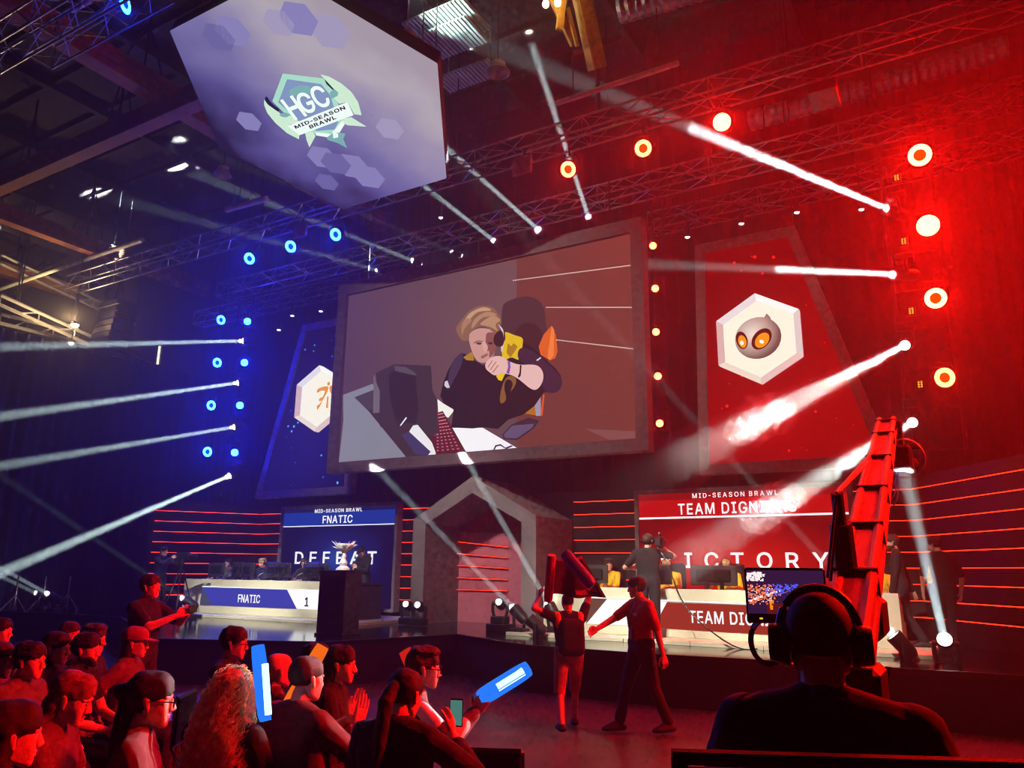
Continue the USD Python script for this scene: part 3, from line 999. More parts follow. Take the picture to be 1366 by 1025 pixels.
for r in range(12):
    for c in range(5):
        u, v = (c + .6) / 5.4, (r + .6) / 12.6
        a = np.array((708, 350)) * (1 - v) + np.array((692, 618)) * v
        b = np.array((742, 340)) * (1 - v) + np.array((882, 600)) * v
        q = a * (1 - u) + b * u
        if v < .5 and u < .12:
            continue
        p = at(*kd(*q), YM)
        keys.append(box((p[0] - .018, YM - .075, p[2] - .011), (p[0] + .018, YM - .05, p[2] + .011)))
part(o, 'picture_keys', cat(keys), ink(206, 120, 130), kind='stuff')
# chair
paint('picture_chair', k5, smoothp([(712, 330), (714, 240), (724, 196), (752, 180), (845, 174), (868, 192), (890, 290), (905, 400), (860, 460), (740, 440)], 50), (74, 48, 52))
paint('picture_chair', k5, smoothp([(760, 340), (800, 275), (850, 280), (880, 340), (850, 420), (770, 400)], 30), (62, 36, 40))
paint('picture_chair', k5, [(912, 283), (928, 320), (935, 385), (925, 412), (905, 420), (868, 398), (860, 365), (880, 318)], (222, 98, 34))
paint('picture_chair', k5, [(912, 283), (922, 300), (920, 400), (905, 420), (895, 410)], (244, 128, 62))
paint('picture_chair', k5, [(830, 545), (868, 545), (860, 640), (805, 630)], (176, 110, 24))
paint('picture_chair', k5, [(840, 560), (868, 545), (870, 640), (850, 640)], (160, 148, 168))
paint('picture_chair', k5, [(878, 555), (884, 556), (876, 640), (868, 640)], (222, 86, 40))
# jacket and body
paint('picture_jacket', k5, [(565, 392), (530, 412), (505, 455), (485, 505), (472, 560), (485, 590), (525, 612), (520, 650), (515, 685), (600, 690), (640, 684), (700, 692), (740, 655), (800, 635), (845, 600), (880, 548), (930, 540), (952, 512), (948, 480), (930, 455), (880, 410), (830, 365), (770, 330), (735, 320), (715, 400), (640, 440)], (38, 27, 34))
paint('picture_jacket', k5, smoothp([(520, 430), (560, 392), (560, 420), (530, 490), (500, 540), (505, 480)], 24), (66, 52, 74))
paint('picture_jacket', k5, [(490, 505), (500, 500), (510, 528), (498, 530), (488, 520)], (210, 206, 220))
paint('picture_mouse_rest', kd, [(1130, 490), (1190, 425), (1300, 380), (1370, 400), (1335, 450), (1230, 525), (1140, 522)], (58, 42, 56))
paint('picture_mouse_rest', kd, [(1140, 490), (1195, 432), (1338, 420), (1325, 445), (1225, 515), (1150, 512)], (98, 80, 112))
paint('picture_cable', kd, [(1072, 590), (1085, 560), (1120, 552), (1150, 575), (1190, 560), (1200, 566), (1155, 585), (1118, 562), (1092, 568), (1080, 592)], (50, 44, 90))
paint('picture_jacket', kf, smoothp([(720, 372), (800, 395), (880, 430), (880, 480), (830, 620), (780, 600), (700, 640), (690, 540), (680, 490), (722, 440)], 40), (228, 186, 22))
paint('picture_jacket', kf, [(745, 470), (775, 500), (800, 470), (835, 500), (800, 560), (770, 600), (735, 560)], (172, 120, 26))
paint('picture_jacket', kf, [(415, 550), (432, 575), (436, 630), (370, 625), (340, 600)], (176, 128, 36))
paint('picture_jacket', kf, [(640, 770), (680, 730), (722, 750), (690, 815), (660, 805)], (232, 196, 24))
paint('picture_jacket', kf, smoothp([(700, 850), (760, 770), (810, 780), (815, 850), (770, 910), (790, 830), (750, 800), (715, 880), (720, 1000), (690, 1020), (680, 930)], 40), (134, 90, 44))
paint('picture_jacket', kf, smoothp([(860, 520), (950, 530), (1100, 650), (1200, 740), (1240, 840), (1180, 920), (1080, 900), (1040, 700), (900, 660), (840, 600)], 50), (60, 38, 58))
paint('picture_jacket', kf, [(1005, 625), (1045, 598), (1052, 606), (1015, 634)], (228, 222, 232))
# head
paint('picture_neck', kf, [(430, 580), (620, 560), (640, 620), (560, 660), (470, 640)], (150, 96, 88))
paint('picture_face', kf, smoothp([(395, 400), (460, 345), (560, 340), (640, 380), (640, 470), (622, 570), (570, 630), (510, 650), (455, 610), (420, 540), (400, 470)], 60), (204, 150, 140))
paint('picture_face', kf, smoothp([(560, 380), (640, 390), (638, 480), (615, 575), (580, 600), (575, 540), (556, 545), (548, 450)], 40), (138, 82, 76))
paint('picture_face', kf, smoothp([(530, 455), (548, 470), (560, 540), (540, 556), (528, 540)], 20), (216, 164, 152))
paint('picture_eye', kf, smoothp([(462, 472), (490, 462), (512, 474), (486, 486)], 16), (86, 60, 66))
paint('picture_eye', kf, smoothp([(570, 470), (596, 462), (612, 474), (590, 484)], 16), (70, 44, 48))
paint('picture_brow', kf, [(440, 466), (480, 446), (520, 454), (520, 460), (480, 454), (442, 476)], (120, 84, 72))
paint('picture_mouth', kf, smoothp([(505, 598), (535, 578), (566, 568), (568, 578), (540, 600), (515, 612)], 20), (160, 92, 88))
paint('picture_hair', kf, smoothp([(280, 350), (330, 260), (390, 190), (460, 145), (545, 132), (620, 155), (665, 210), (690, 260), (672, 340), (660, 400), (610, 370), (560, 330), (500, 320), (440, 350), (400, 390), (395, 440), (345, 450), (300, 400)], 80), (140, 98, 74))
for pts, c in (([(380, 230), (470, 165), (560, 150), (600, 170), (500, 185), (420, 240), (350, 300)], (196, 154, 122)), ([(500, 300), (560, 250), (640, 230), (680, 270), (640, 300), (660, 360), (600, 330)], (184, 138, 106)), ([(430, 290), (500, 215), (600, 190), (650, 215), (540, 235), (470, 290), (420, 340)], (176, 132, 102)), ([(330, 320), (400, 250), (420, 260), (360, 340), (340, 400)], (168, 124, 98))):
    paint('picture_hair', kf, smoothp(pts, 30), c)
paint('picture_headset', kf, [(664, 300), (700, 335), (712, 360), (716, 480), (700, 560), (690, 540), (700, 470), (700, 370)], (210, 200, 206))
paint('picture_headset', kf, smoothp([(640, 390), (690, 360), (715, 430), (700, 500), (650, 500)], 24), (56, 30, 34))
# hand and forearm
paint('picture_arm', kf, smoothp([(640, 600), (740, 625), (880, 670), (1040, 690), (1075, 760), (1055, 850), (1010, 896), (900, 840), (770, 760), (690, 740), (640, 700)], 60), (232, 186, 182))
paint('picture_hand', kf, smoothp([(555, 650), (590, 615), (660, 590), (740, 625), (750, 700), (700, 745), (630, 765), (590, 740), (552, 700)], 40), (232, 184, 176))
for a, b in (((570, 690), (610, 630)), ((590, 715), (645, 640)), ((612, 740), (665, 670))):
    paint('picture_finger_line', kf, [a, (a[0] + 7, a[1] + 5), (b[0] + 7, b[1] + 5), b], (178, 122, 116))
paint('picture_wristband', kf, [(752, 625), (775, 640), (778, 700), (765, 755), (742, 745), (758, 690)], (96, 84, 190))
paint('picture_wristband', kf, [(762, 640), (770, 645), (772, 700), (760, 740), (752, 735), (766, 690)], (206, 60, 70))
paint('picture_wristband', kf, [(866, 672), (880, 676), (872, 770), (858, 788), (846, 782), (862, 740)], (36, 22, 24))

# ------------------------------------------------------------------ hexagonal screen hung over the hall
HC, HN = V3(-9.1, 8.662, 9.69), V3(0.0028, -.2946, -.9556)
HN /= np.linalg.norm(HN)
HU = np.cross(np.cross(HN, (1, 0, 0)), HN); HU /= np.linalg.norm(HU)
HV = np.cross(HN, HU)
HRAD = 3.0 * .858


def hx(px, py):
    """where a pixel falls on the face of the hexagonal screen, in its own (u, v)"""
    r = ray(px, py)
    p = EYE + r * (((HC - EYE) @ HN) / (r @ HN)) - HC
    return (float(p @ HU), float(p @ HV))


def hplate(shape, lift, depth):
    m = extrude(shape, depth)
    v = m.vertices.copy()
    m.vertices = v[:, :1] * HU + v[:, 1:2] * HV + (v[:, 2:] + lift) * HN
    if np.dot(np.cross(HU, HV), HN) < 0:
        m.invert()
    return m


o = thing('hexagon_screen', 'hexagonal hanging screen with game event emblem, above the hall', 'screen', HC)
hexv = [(HRAD * math.cos(a), HRAD * math.sin(a)) for a in np.arange(6) * math.pi / 3]
up_half = poly([p for p in hexv]).intersection(sg.box(-4, .006, 4, 4))
lo_half = poly([p for p in hexv]).intersection(sg.box(-4, -4, 4, -.006))
part(o, 'casing', hplate(poly(hexv), -.3, .28), M('black_paint'))


def screen_cloud(name, stops):
    """lavender picture background: a slanted sweep of tones, broken by soft clouds (u runs along x)"""
    nodes = {'t': ('texture_coordinate', {}), 'd': ('vector_math', {'math_type': 'dot_product', 'vector2': tuple(float(q) for q in (HU * .22 + HV * .07))}),
             'n': ('noise_texture', {'type': 'fBM', 'scale': .55, 'detail': 3.0, 'roughness': .5}), 'k': ('math', {'math_type': 'multiply_add', 'value2': .75, 'value3': .12}),
             'a': ('math', {'math_type': 'add'}), 'r': ('rgb_ramp', {'ramp': stops}), 'e': ('emission', {'strength': 1.0})}
    _mats[name] = usdkit.material(stage, '/World/Looks/' + name, nodes, [('t.object', 'd.vector1'), ('t.object', 'n.vector'), ('n.fac', 'k.value1'), ('d.value', 'a.value1'), ('k.value', 'a.value2'), ('a.value', 'r.fac'), ('r.color', 'e.color')], surface='e.emission')
    return _mats[name]


hm = screen_cloud('screen_lavender', [(0, S(30, 20, 56)), (.2, S(84, 76, 138)), (.42, S(118, 111, 164)), (.62, S(148, 139, 172)), (.85, S(176, 167, 179)), (1, S(164, 152, 166))])
part(o, 'display', hplate(up_half, -.02, .02), hm)
part(o, 'display', hplate(lo_half, -.02, .02), hm)
rng = np.random.default_rng(11)
g0 = poly(hexv).buffer(-.1)
glow('hex_tint_a', S(134, 128, 182)); glow('hex_tint_b', S(106, 100, 158)); glow('hex_tint_c', S(160, 152, 186))
for (px, py, r, m_) in ((310, 42, .3, 'a'), (292, 50, .28, 'b'), (398, 25, .32, 'a'), (440, 42, .34, 'c'), (332, 162, .24, 'a'), (430, 210, .3, 'a'), (448, 218, .3, 'b'), (470, 222, .34, 'a'), (436, 243, .24, 'b'), (520, 172, .26, 'c'), (492, 236, .32, 'a'), (372, 30, .26, 'c')):
    u, v = hx(px, py)
    sh = poly([(u + r * math.cos(a + .5), v + r * math.sin(a + .5)) for a in np.arange(6) * math.pi / 3]).intersection(g0)
    part(o, 'picture_hexagon', hplate(sh, .0 + .001 * rng.integers(1, 4), .002), M('hex_tint_' + m_))
k2 = lambda x, y: hx(320 + x / 7.589, 80 + y / 7.589)
glow('logo_mint', S(168, 222, 200)); glow('logo_pale', S(206, 238, 210)); glow('logo_teal', S(122, 176, 176)); glow('logo_blue', S(128, 150, 192)); glow('logo_dark', S(22, 22, 60)); glow('logo_white', S(240, 255, 248)); glow('logo_black', S(26, 26, 36))
_lift = [.006]


def logo(name, pts, m_, hole=None):
    _lift[0] += .002
    g = poly([k2(*p) for p in pts])
    if hole:
        g = g.difference(poly([k2(*p) for p in hole]))
    part(o, name, hplate(g, _lift[0] - .004, .006), M(m_))


shield = [(435, 135), (850, 185), (960, 330), (1060, 640), (1000, 740), (760, 745), (560, 640), (330, 415)]
shield_in = [(480, 190), (825, 240), (915, 350), (1000, 620), (960, 700), (780, 715), (590, 610), (390, 425)]
logo('emblem_shield', shield_in, 'logo_blue')
logo('emblem_shield', shield, 'logo_mint', shield_in)
logo('emblem_shield', [(500, 300), (600, 255), (700, 260), (760, 340), (620, 330), (520, 380)], 'logo_teal')
logo('emblem_blade', smoothp([(262, 370), (330, 440), (400, 510), (380, 515), (300, 460), (255, 395)], 20), 'logo_dark')
logo('emblem_blade', [(250, 395), (285, 445), (390, 520), (440, 560), (520, 560), (600, 620), (500, 650), (605, 745), (600, 797), (480, 735), (360, 630), (280, 530), (248, 450)], 'logo_pale')
logo('emblem_blade', [(400, 545), (460, 525), (520, 550), (470, 575), (420, 565)], 'logo_teal')
logo('emblem_blade', [(850, 165), (945, 265), (985, 290), (940, 292), (880, 235)], 'logo_dark')
logo('emblem_blade', [(820, 140), (905, 160), (1030, 230), (1130, 315), (1200, 420), (1235, 550), (1160, 540), (1095, 415), (1010, 435), (960, 380), (1000, 340), (950, 280)], 'logo_pale')
logo('emblem_blade', [(915, 320), (960, 285), (1000, 320), (990, 355), (930, 385)], 'logo_teal')
logo('emblem_spike', [(1060, 585), (1130, 570), (1283, 665), (1090, 650), (1035, 615)], 'logo_pale')
logo('emblem_spike', [(665, 730), (735, 712), (770, 760), (708, 875), (680, 800)], 'logo_pale')
logo('emblem_spike', [(770, 722), (930, 740), (1040, 600), (1065, 640), (985, 770), (920, 775), (775, 752)], 'logo_white')
logo('emblem_spike', [(880, 775), (960, 720), (1075, 735), (1050, 790), (1090, 880), (1000, 830), (900, 800)], 'logo_teal')
logo('emblem_spike', [(945, 705), (1000, 735), (1000, 770), (950, 780)], 'logo_white')
logo('emblem_banner', [(490, 655), (1095, 412), (1155, 545), (610, 748)], 'logo_white')


def logo_text(name, text, a, b, c, m_, gap=None, squeeze=1.0):
    """lettering from the crop points a (bottom left) to b (bottom right), its height towards c (top left)"""
    _lift[0] += .002
    t = text_flat(text, 1.0, 1.0, gap)
    A, B, C = (np.array(k2(*p)) for p in (a, b, c))
    q = A + t.vertices[:, :1] * (B - A) + t.vertices[:, 1:2] * (C - A)
    m = t.copy()
    m.vertices = q[:, :1] * HU + q[:, 1:2] * HV + (_lift[0] + t.vertices[:, 2:] * .3) * HN
    part(o, name, m, M(m_))


logo_text('lettering', 'H', (565, 595), (690, 548), (412, 392), 'logo_white')
logo_text('lettering', 'G', (668, 540), (800, 492), (548, 345), 'logo_white')
logo_text('lettering', 'C', (812, 482), (945, 434), (686, 278), 'logo_white')
logo_text('lettering', 'MID-SEASON', (575, 680), (1078, 478), (555, 650), 'logo_black', .22)
logo_text('lettering', 'BRAWL', (722, 678), (985, 575), (704, 646), 'logo_black', .2)
for k in (0, 1, 2, 3, 4, 5):
    p = V3(*(hexv[k][0] * .85 * HU + hexv[k][1] * .85 * HV)) - .3 * HN
    part(o, 'suspension_cable', tube([p, (p[0], p[1], 13.96 - HC[2])], .012, 5), M('steel'))
# ------------------------------------------------------------------ trusses
def truss(label, x0, x1, y, z, w=.42, pitch=.62, group=None):
    """box truss along x: four chords and zigzag lacing on each face"""
    o = thing('truss', label, 'truss', (x0, y, z), 0, group)
    L = x1 - x0
    cs = [(sy * w / 2, sz * w / 2) for sy in (-1, 1) for sz in (-1, 1)]
    for cy, cz in cs:
        part(o, 'chord', cyl((0, cy, cz), (L, cy, cz), .024, n=8), M('steel'))
    n = max(2, int(round(L / pitch)))
    for (a, b) in ((0, 1), (2, 3), (0, 2), (1, 3)):
        ms = []
        for i in range(n):
            p, q = (cs[a], cs[b]) if i % 2 == 0 else (cs[b], cs[a])
            ms.append(cyl((L * i / n, *p), (L * (i + 1) / n, *q), .011, n=5))
            if i % 4 == 0:
                ms.append(cyl((L * i / n, *p), (L * i / n, *q), .011, n=5))
        part(o, 'lacing', cat(ms), M('steel'))
    for i in range(max(2, int(L / 7)) + 1):
        x = .4 + (L - .8) * i / max(2, int(L / 7))
        part(o, 'hoist_chain', tube([(x, 0, w / 2), (x, 0, 13.96 - z)], .014, 5), M('black_paint'))
    return o


TA, TB = (12.5, 10.32), (14.6, 9.97)
truss('long lighting truss carrying the ring-shaped wash lamps', -23.2, 5.6, *TA)
truss('lighting truss directly above the main screen with moving heads', -18.8, 5.6, *TB)
truss('short truss seen at the left behind the hexagonal screen', -14.6, -10.9, 6.6, 11.6, .5)
truss('truss over the hall at the upper left edge of the picture', -15.5, -10.0, 5.9, 11.2, .5)
truss('rear truss at the left end of the stage above the blue lamps', -21.5, -12.5, 15.9, 9.9)
truss('rear truss at the right end of the stage above the red trapezoid', -5.6, 5.0, 15.9, 9.7)

# ------------------------------------------------------------------ lamps
glow('lamp_white', (1.0, 1.0, .96), 14.0)
glow('lamp_small', (1.0, .96, .9), 6.0)
glow('ring_red', (1.0, .0034, .0009), RED_LED)
glow('ring_red_soft', (1.0, .008, .0018), RED_LED * .3)
glow('hole_red', (1.0, .12, .0), .6)
glow('ring_blue', (.0005, .016, 1.0), BLUE_LED)
glow('ring_blue_soft', (.001, .026, 1.0), BLUE_LED * .5)
glow('hole_blue', (.0, .12, .75), .6)
SMOKE = []


def moving_head(label, pos, target, power, angle=1.7, floor=False, r=.085, group=None, lit=True, col=(.74, .95, .97), lens='lamp_white', k=1.0, mount=None):
    """moving head: base, yoke of two arms, tilted head with a lens; throws a beam through the hazy air"""
    pos = V3(*pos)
    d = V3(*target) - pos
    d /= np.linalg.norm(d)
    body = pos - d * .16 * k                               # pivot of the head
    s = -1 if floor else 1
    o = thing('moving_head', label, 'stage light', body, 0, group)
    a, b, _ = frame_of(d)
    h = np.cross((0, 0, 1), d); h = h / np.linalg.norm(h) if np.linalg.norm(h) > .05 else a
    part(o, 'base', box(V3(-.15, -.13, s * .24) * k, V3(.15, .13, s * .38) * k, .02 * k), M('black_paint'))
    for q in (-1, 1):
        p = h * q * .145 * k
        part(o, 'yoke_arm', cat(tube([p, p + V3(0, 0, s * .14) * k, p * .8 + V3(0, 0, s * .25) * k], .03 * k, 8), cyl(p * .6, p * 1.1, .035 * k, n=10)), M('black_paint'))
    part(o, 'head', lathe(np.array([(.0, -.2), (.07, -.2), (.1, -.14), (.105, .02), (r / k + .022, .12), (r / k + .022, .165), (r / k + .004, .165), (r / k + .004, .145), (0, .145)]) * k, 18, (0, 0, 0), d), M('black_paint'), smooth=35)
    part(o, 'lens', lathe(np.array([(0, .158), (r / k * .7, .155), (r / k, .148), (r / k, .14), (0, .14)]) * k, 18, (0, 0, 0), d), M(lens if lit else 'plastic_black'), smooth=40)
    if mount is not None:
        part(o, 'bracket', tube([V3(0, 0, s * .33 * k), V3(*mount) - body], .025, 6), M('black_paint'))
    if power:
        spot(o, 'lamp', tuple(d * (.17 * k + .055)), tuple(d * 3), col, power * 4000, angle, .05, .35)
    return o


def through(px, py, src, dy):
    """a point the beam passes, seen at the pixel, dy nearer to the viewer than the lamp"""
    return at(px, py, src[1] - dy)


for i, (px, py, tx, ty, dy, pw) in enumerate(((324, 455, 0, 463, 5.2, .62), (317, 511, 0, 556, 5.2, .62), (312, 570, 0, 622, 5.2, .42), (306, 635, 0, 765, 5.2, .7))):
    p = at(px, py, YCOL)
    moving_head(f'{["top", "second", "third", "lowest"][i]} white beam light of the left light tower', p, through(tx, ty, p, dy), BEAM * pw, 1.25, mount=p + V3(0, .36, .45))
BLOND, PATCH = far(354, 900, 3.84), far(606, 938, 4.42)      # where the two lowest right beams end, among the audience
for i, (px, py, q, pw, an) in enumerate(((1187, 280, at(690, 75, YCOL - 1.5), .3, 1.7), (1196, 366, at(850, 352, YCOL - .35), .2, 1.6), (1207, 461, BLOND, .0075, 1.3), (1217, 564, PATCH, .0055, 1.3))):
    p = at(px, py, YCOL)
    moving_head(f'{["top", "second", "third", "lowest"][i]} white beam light of the right light tower', p, q, BEAM * pw, an, mount=p + V3(0, .36, .45))
    # thick smoke hangs in front of this tower: it makes the beams stand out for the first metres
    d = (q - p) / np.linalg.norm(q - p)
    L0, L1, dens = ((.15, 4.2, .06), (.15, 2.1, .05), (.15, 8.4, .045), (.15, 8.6, .05))[i]
    t_ = math.tan(math.radians(an)) * 1.12
    n_ = 22
    prof = [(.075 + t_ * (L0 + (L1 - L0) * j / n_), L0 + (L1 - L0) * j / n_) for j in range(n_ + 1)]
    m_ = lathe([(0, L0)] + prof + [(0, L1)], 20, p, d)
    SMOKE.append((m_, dens, f'streak of thick stage smoke in the {["top", "second", "third", "lowest"][i]} right beam'))
for i, (px, py, tx, ty, Y, pw, an) in enumerate(((505, 361, 0, 223, 12.95, .3, 1.1), (553, 349, 0, 128, 12.95, .4, 1.1), (606, 337, 480, 285, 13.5, .08, .9), (661, 323, 540, 228, 13.3, .9, 1.1), (721, 309, 560, 165, 13.2, 1.1, 1.1), (786, 293, 690, 0, 13.3, 1.3, 1.1))):
    p = at(px, py, 13.92)
    moving_head(f'{["first", "second", "third", "fourth", "fifth", "sixth"][i]} moving head from the left on the truss above the main screen', p, at(tx, ty, Y), BEAM * pw, an, floor=True, r=.06, k=.62)
FL = ((686, 813, 505, 628, -1.03, .5, 1.0, 'floor beam light left of the walking men, aimed over the arch', 12.75), (706, 826, 566, 702, .6, 0, .9, 'floor beam light nearest the stage edge right of the arch', 12.35), (733, 808, 618, 606, -.78, .75, 1.0, 'floor beam light hidden behind the raised flag', 13.0),
      (1260, 853, 1203, 614, 'jib', .06, .7, 'floor beam light at the far right end of the stage', 12.1), (1192, 848, 1060, 705, .3, .12, .8, 'floor beam light in front of the right end of the red desk', 12.3),
      (246, 800, 150, 735, 1.0, .06, .9, 'floor light at the left end of the cream desk', 12.2), (51, 793, -60, 740, 1.0, .3, 1.0, 'left one of two floor lights by the light stands', 11.7), (66, 794, -10, 752, 1.0, .4, 1.0, 'right one of two floor lights by the light stands', 11.7))
for (px, py, tx, ty, dy, pw, an, lab, Y) in FL:
    p = at(px, py, Y)
    q = far(1203, 614, 7.1) if dy == 'jib' else through(tx, ty, p, dy)
    d = (q - p) / np.linalg.norm(q - p)
    zz = p[2] - d[2] * .16 - .38
    moving_head(lab, p, q, BEAM * pw, an, floor=True, r=.09)
    if zz > DECK + .03:
        c = p - d * .16
        single('equipment_riser', box((c[0] - .2, c[1] - .2, DECK), (c[0] + .2, c[1] + .2, zz), .01), M('plastic_black'), 'small black riser under the ' + lab, 'riser')
for (px, py, lab, Y) in ((541, 806, 'unlit-looking floor light left of the arch, the left of a pair', 13.3), (556.5, 807, 'floor light left of the arch, the right of a pair', 13.3), (665, 803, 'floor light turned sideways at the right foot of the arch', 13.2)):
    p = at(px, py, Y)
    moving_head(lab, p, p + V3(.35, -1, .25), 0, 1, floor=True, r=.06)
    c = p - V3(.35, -1, .25) / np.linalg.norm((.35, 1, .25)) * .16
    if c[2] - .38 > DECK + .03:
        single('equipment_riser', box((c[0] - .2, c[1] - .2, DECK), (c[0] + .2, c[1] + .2, c[2] - .38), .01), M('plastic_black'), 'small black riser under the ' + lab, 'riser')


def wash(label, pos, facing, colour, soft=False, r=.15, solid=False, group=None, throw=None, mount=None):
    """round LED wash lamp: drum, yoke, bright LED ring round a darker middle"""
    d = V3(*facing); d /= np.linalg.norm(d)
    pos = V3(*pos)
    o = thing('wash_light', label, 'stage light', pos, 0, group)
    h = np.cross((0, 0, 1), d); h /= np.linalg.norm(h)
    part(o, 'drum', lathe([(0, -.26), (r * .6, -.26), (r * .95, -.18), (r * 1.12, -.02), (r * 1.12, .02), (r * 1.02, .02), (r * 1.02, -.012), (0, -.012)], 20, (0, 0, 0), d), M('black_paint'), smooth=35)
    q = [h * r * 1.25 * c + V3(0, 0, r * 1.7 * s_) - d * .08 for c, s_ in ((-1, 0), (-1, .6), (-.7, 1), (.7, 1), (1, .6), (1, 0))]
    part(o, 'yoke', tube(q, .018, 6), M('black_paint'))
    part(o, 'clamp', tube([V3(0, 0, r * 1.7) - d * .08, V3(0, 0, r * 1.7 + .22) - d * .08], .022, 6), M('black_paint'))
    ring = f'ring_{colour}' + ('_soft' if soft else '')
    part(o, 'led_ring', ring_mesh(V3(0, 0, 0), d, 0.001 if solid else r * .52, r * .98, .012, 24), M(ring))
    if not solid:
        part(o, 'centre', lathe([(0, .004), (r * .5, .004), (r * .5, 0), (0, 0)], 16, (0, 0, 0), d), M(f'hole_{colour}'))
    if mount is not None:
        part(o, 'bracket', tube([V3(0, 0, r * 1.7 + .2) - d * .08, V3(*mount) - pos], .02, 6), M('black_paint'))
    if throw is not None:
        spot(o, 'lamp', tuple(d * .09), tuple(V3(*throw) - pos), (1, .004, .001), RED_BEAM * 4000, 30, .06, .7)
    return o


CAMD = lambda p, k=1.0: (EYE - V3(*p)) / np.linalg.norm(EYE - V3(*p)) * k
LT = ['top', 'second', 'third', 'lowest']
for i, (px, py) in enumerate(((295, 427), (290, 484), (282, 541), (277, 603))):
    p = at(px, py, YCOL)
    wash(f'{LT[i]} blue ring lamp in the outer column of the left light tower', p, CAMD(p) + V3(-.5, -.1, 0), 'blue', True, r=.14, mount=p + V3(1.0, .36, .5))
for i, (px, py) in enumerate(((330, 429), (326, 484), (320, 541), (313, 604))):
    p = at(px, py, YCOL)
    wash(f'{LT[i]} solid blue lamp in the inner column of the left light tower', p, CAMD(p) + V3(.2, 0, -.1), 'blue', False, r=.1, solid=True, mount=p + V3(-.1, .36, .35))
for i, (px, py) in enumerate(((333, 345), (388, 329), (448, 313))):
    p = at(px, py, TA[0])
    wash(f'{["left", "middle", "right"][i]} blue ring lamp under the truss left of the main screen', p, CAMD(p) + V3(-.5, -.2, -.1), 'blue', True, r=.15, mount=(p[0], TA[0] + .2, TA[1] - .2))
p = at(168, 5, 6.4)
wash('blue ring lamp at the top left, left of the hexagonal screen', p, CAMD(p) + V3(-.9, -.3, .1), 'blue', True, r=.17)
for i, (px, py) in enumerate(((1227, 207), (1238, 301), (1248, 398), (1260, 504))):
    p = at(px, py, YCOL)
    wash(f'{LT[i]} red lamp of the right light tower', p, CAMD(p) + (V3(0, 0, -.05), V3(0, 0, -.1), V3(.2, 0, 0), V3(.45, 0, .05))[i], 'red', i == 3, r=.2 - .01 * i, solid=i == 1, mount=p + V3(.1, .36, .6))
for i, (px, py) in enumerate(((758, 226), (858, 198), (963, 163))):
    p = at(px, py, TA[0])
    wash(f'{["left", "middle", "right"][i]} red ring lamp under the truss right of the hexagonal screen', p, CAMD(p) + (V3(-.35, 0, 0), V3(-.1, 0, 0), V3(0, 0, -.05))[i], 'red', i < 2, r=.16, solid=i == 2, mount=(p[0], TA[0] + .2, TA[1] - .2))
for i, (px, py) in enumerate(((871, 328), (874, 385), (875, 443), (877.5, 502), (880, 565))):
    p = at(px, py, YCOL)
    wash(f'{["top", "second", "middle", "fourth", "lowest"][i]} small red lamp in the column right of the main screen', p, CAMD(p), 'red', True, r=.075, solid=True, mount=p + V3(.05, .36, .35))
for i, (x, y, z, t) in enumerate(((4.6, 10.2, 7.4, (-5.0, 4.4, 1.0)), (4.9, 11.2, 7.6, (-2.4, 6.4, .8)), (4.3, 9.2, 7.2, (-3.6, 3.2, .9)))):
    wash(f'{["middle", "rear", "front"][i]} red wash lamp on the side bar over the right of the audience', (x, y, z), V3(*t) - V3(x, y, z), 'red', True, r=.16, throw=t, mount=(4.6, y, 8.4))
single('lighting_bar', cat(tube([(4.6, 8.8, 8.4), (4.6, 11.6, 8.4)], .03, 8), tube([(4.6, 9, 8.4), (4.6, 9, 13.96)], .015, 5), tube([(4.6, 11.4, 8.4), (4.6, 11.4, 13.96)], .015, 5)), M('black_paint'), 'black side bar holding red wash lamps at the right of the hall', 'lighting bar')
# small amber indicator plates beside the right tower
glow('amber_dots', (1, .42, .03), 1.2)
for i, (px, py) in enumerate(((1196, 237), (1205.5, 322), (1215.5, 415), (1227.5, 513))):
    p = at(px, py, YCOL)
    o = thing('pixel_lamp', f'{LT[i]} small amber dotted lamp beside the red tower lamps', 'stage light', p)
    part(o, 'housing', box((-.07, 0, -.08), (.07, .08, .08), .01), M('black_paint'))
    part(o, 'bracket', tube([(0, .07, 0), (.15 if px < 1210 else -.1, .36, 0)], .015, 5), M('black_paint'))
    for a in (-.022, .022):
        for b in (-.04, 0, .04):
            part(o, 'led', box((a - .014, -.006, b - .014), (a + .014, 0, b + .014)), M('amber_dots'))
# light towers: ladder posts that carry the columns
for (pts, lab) in ((((1187, 280), (1217, 564)), 'right light tower ladder carrying white and red lamps'), (((324, 455), (306, 635)), 'left light tower ladder carrying white and blue lamps'), (((871, 328), (880, 565)), 'narrow light ladder just right of the main screen')):
    p = at(*pts[0], YCOL)
    wd = .62 if 'narrow' not in lab else .12
    sgn = 1 if 'right light' in lab else -1
    o = thing('light_tower', lab, 'light tower', (p[0], YCOL + .34, 0))
    xs = (-.1, sgn * (wd + .1)) if 'narrow' not in lab else (-.12, .12)
    for x in xs:
        part(o, 'upright', cyl((x, 0, 3.8), (x, 0, 13.96), .03, n=8), M('black_paint'))
    for z in np.arange(3.9, 10.6, .72):
        part(o, 'rung', cyl((xs[0], 0, z), (xs[1], 0, z), .02, n=6), M('black_paint'))

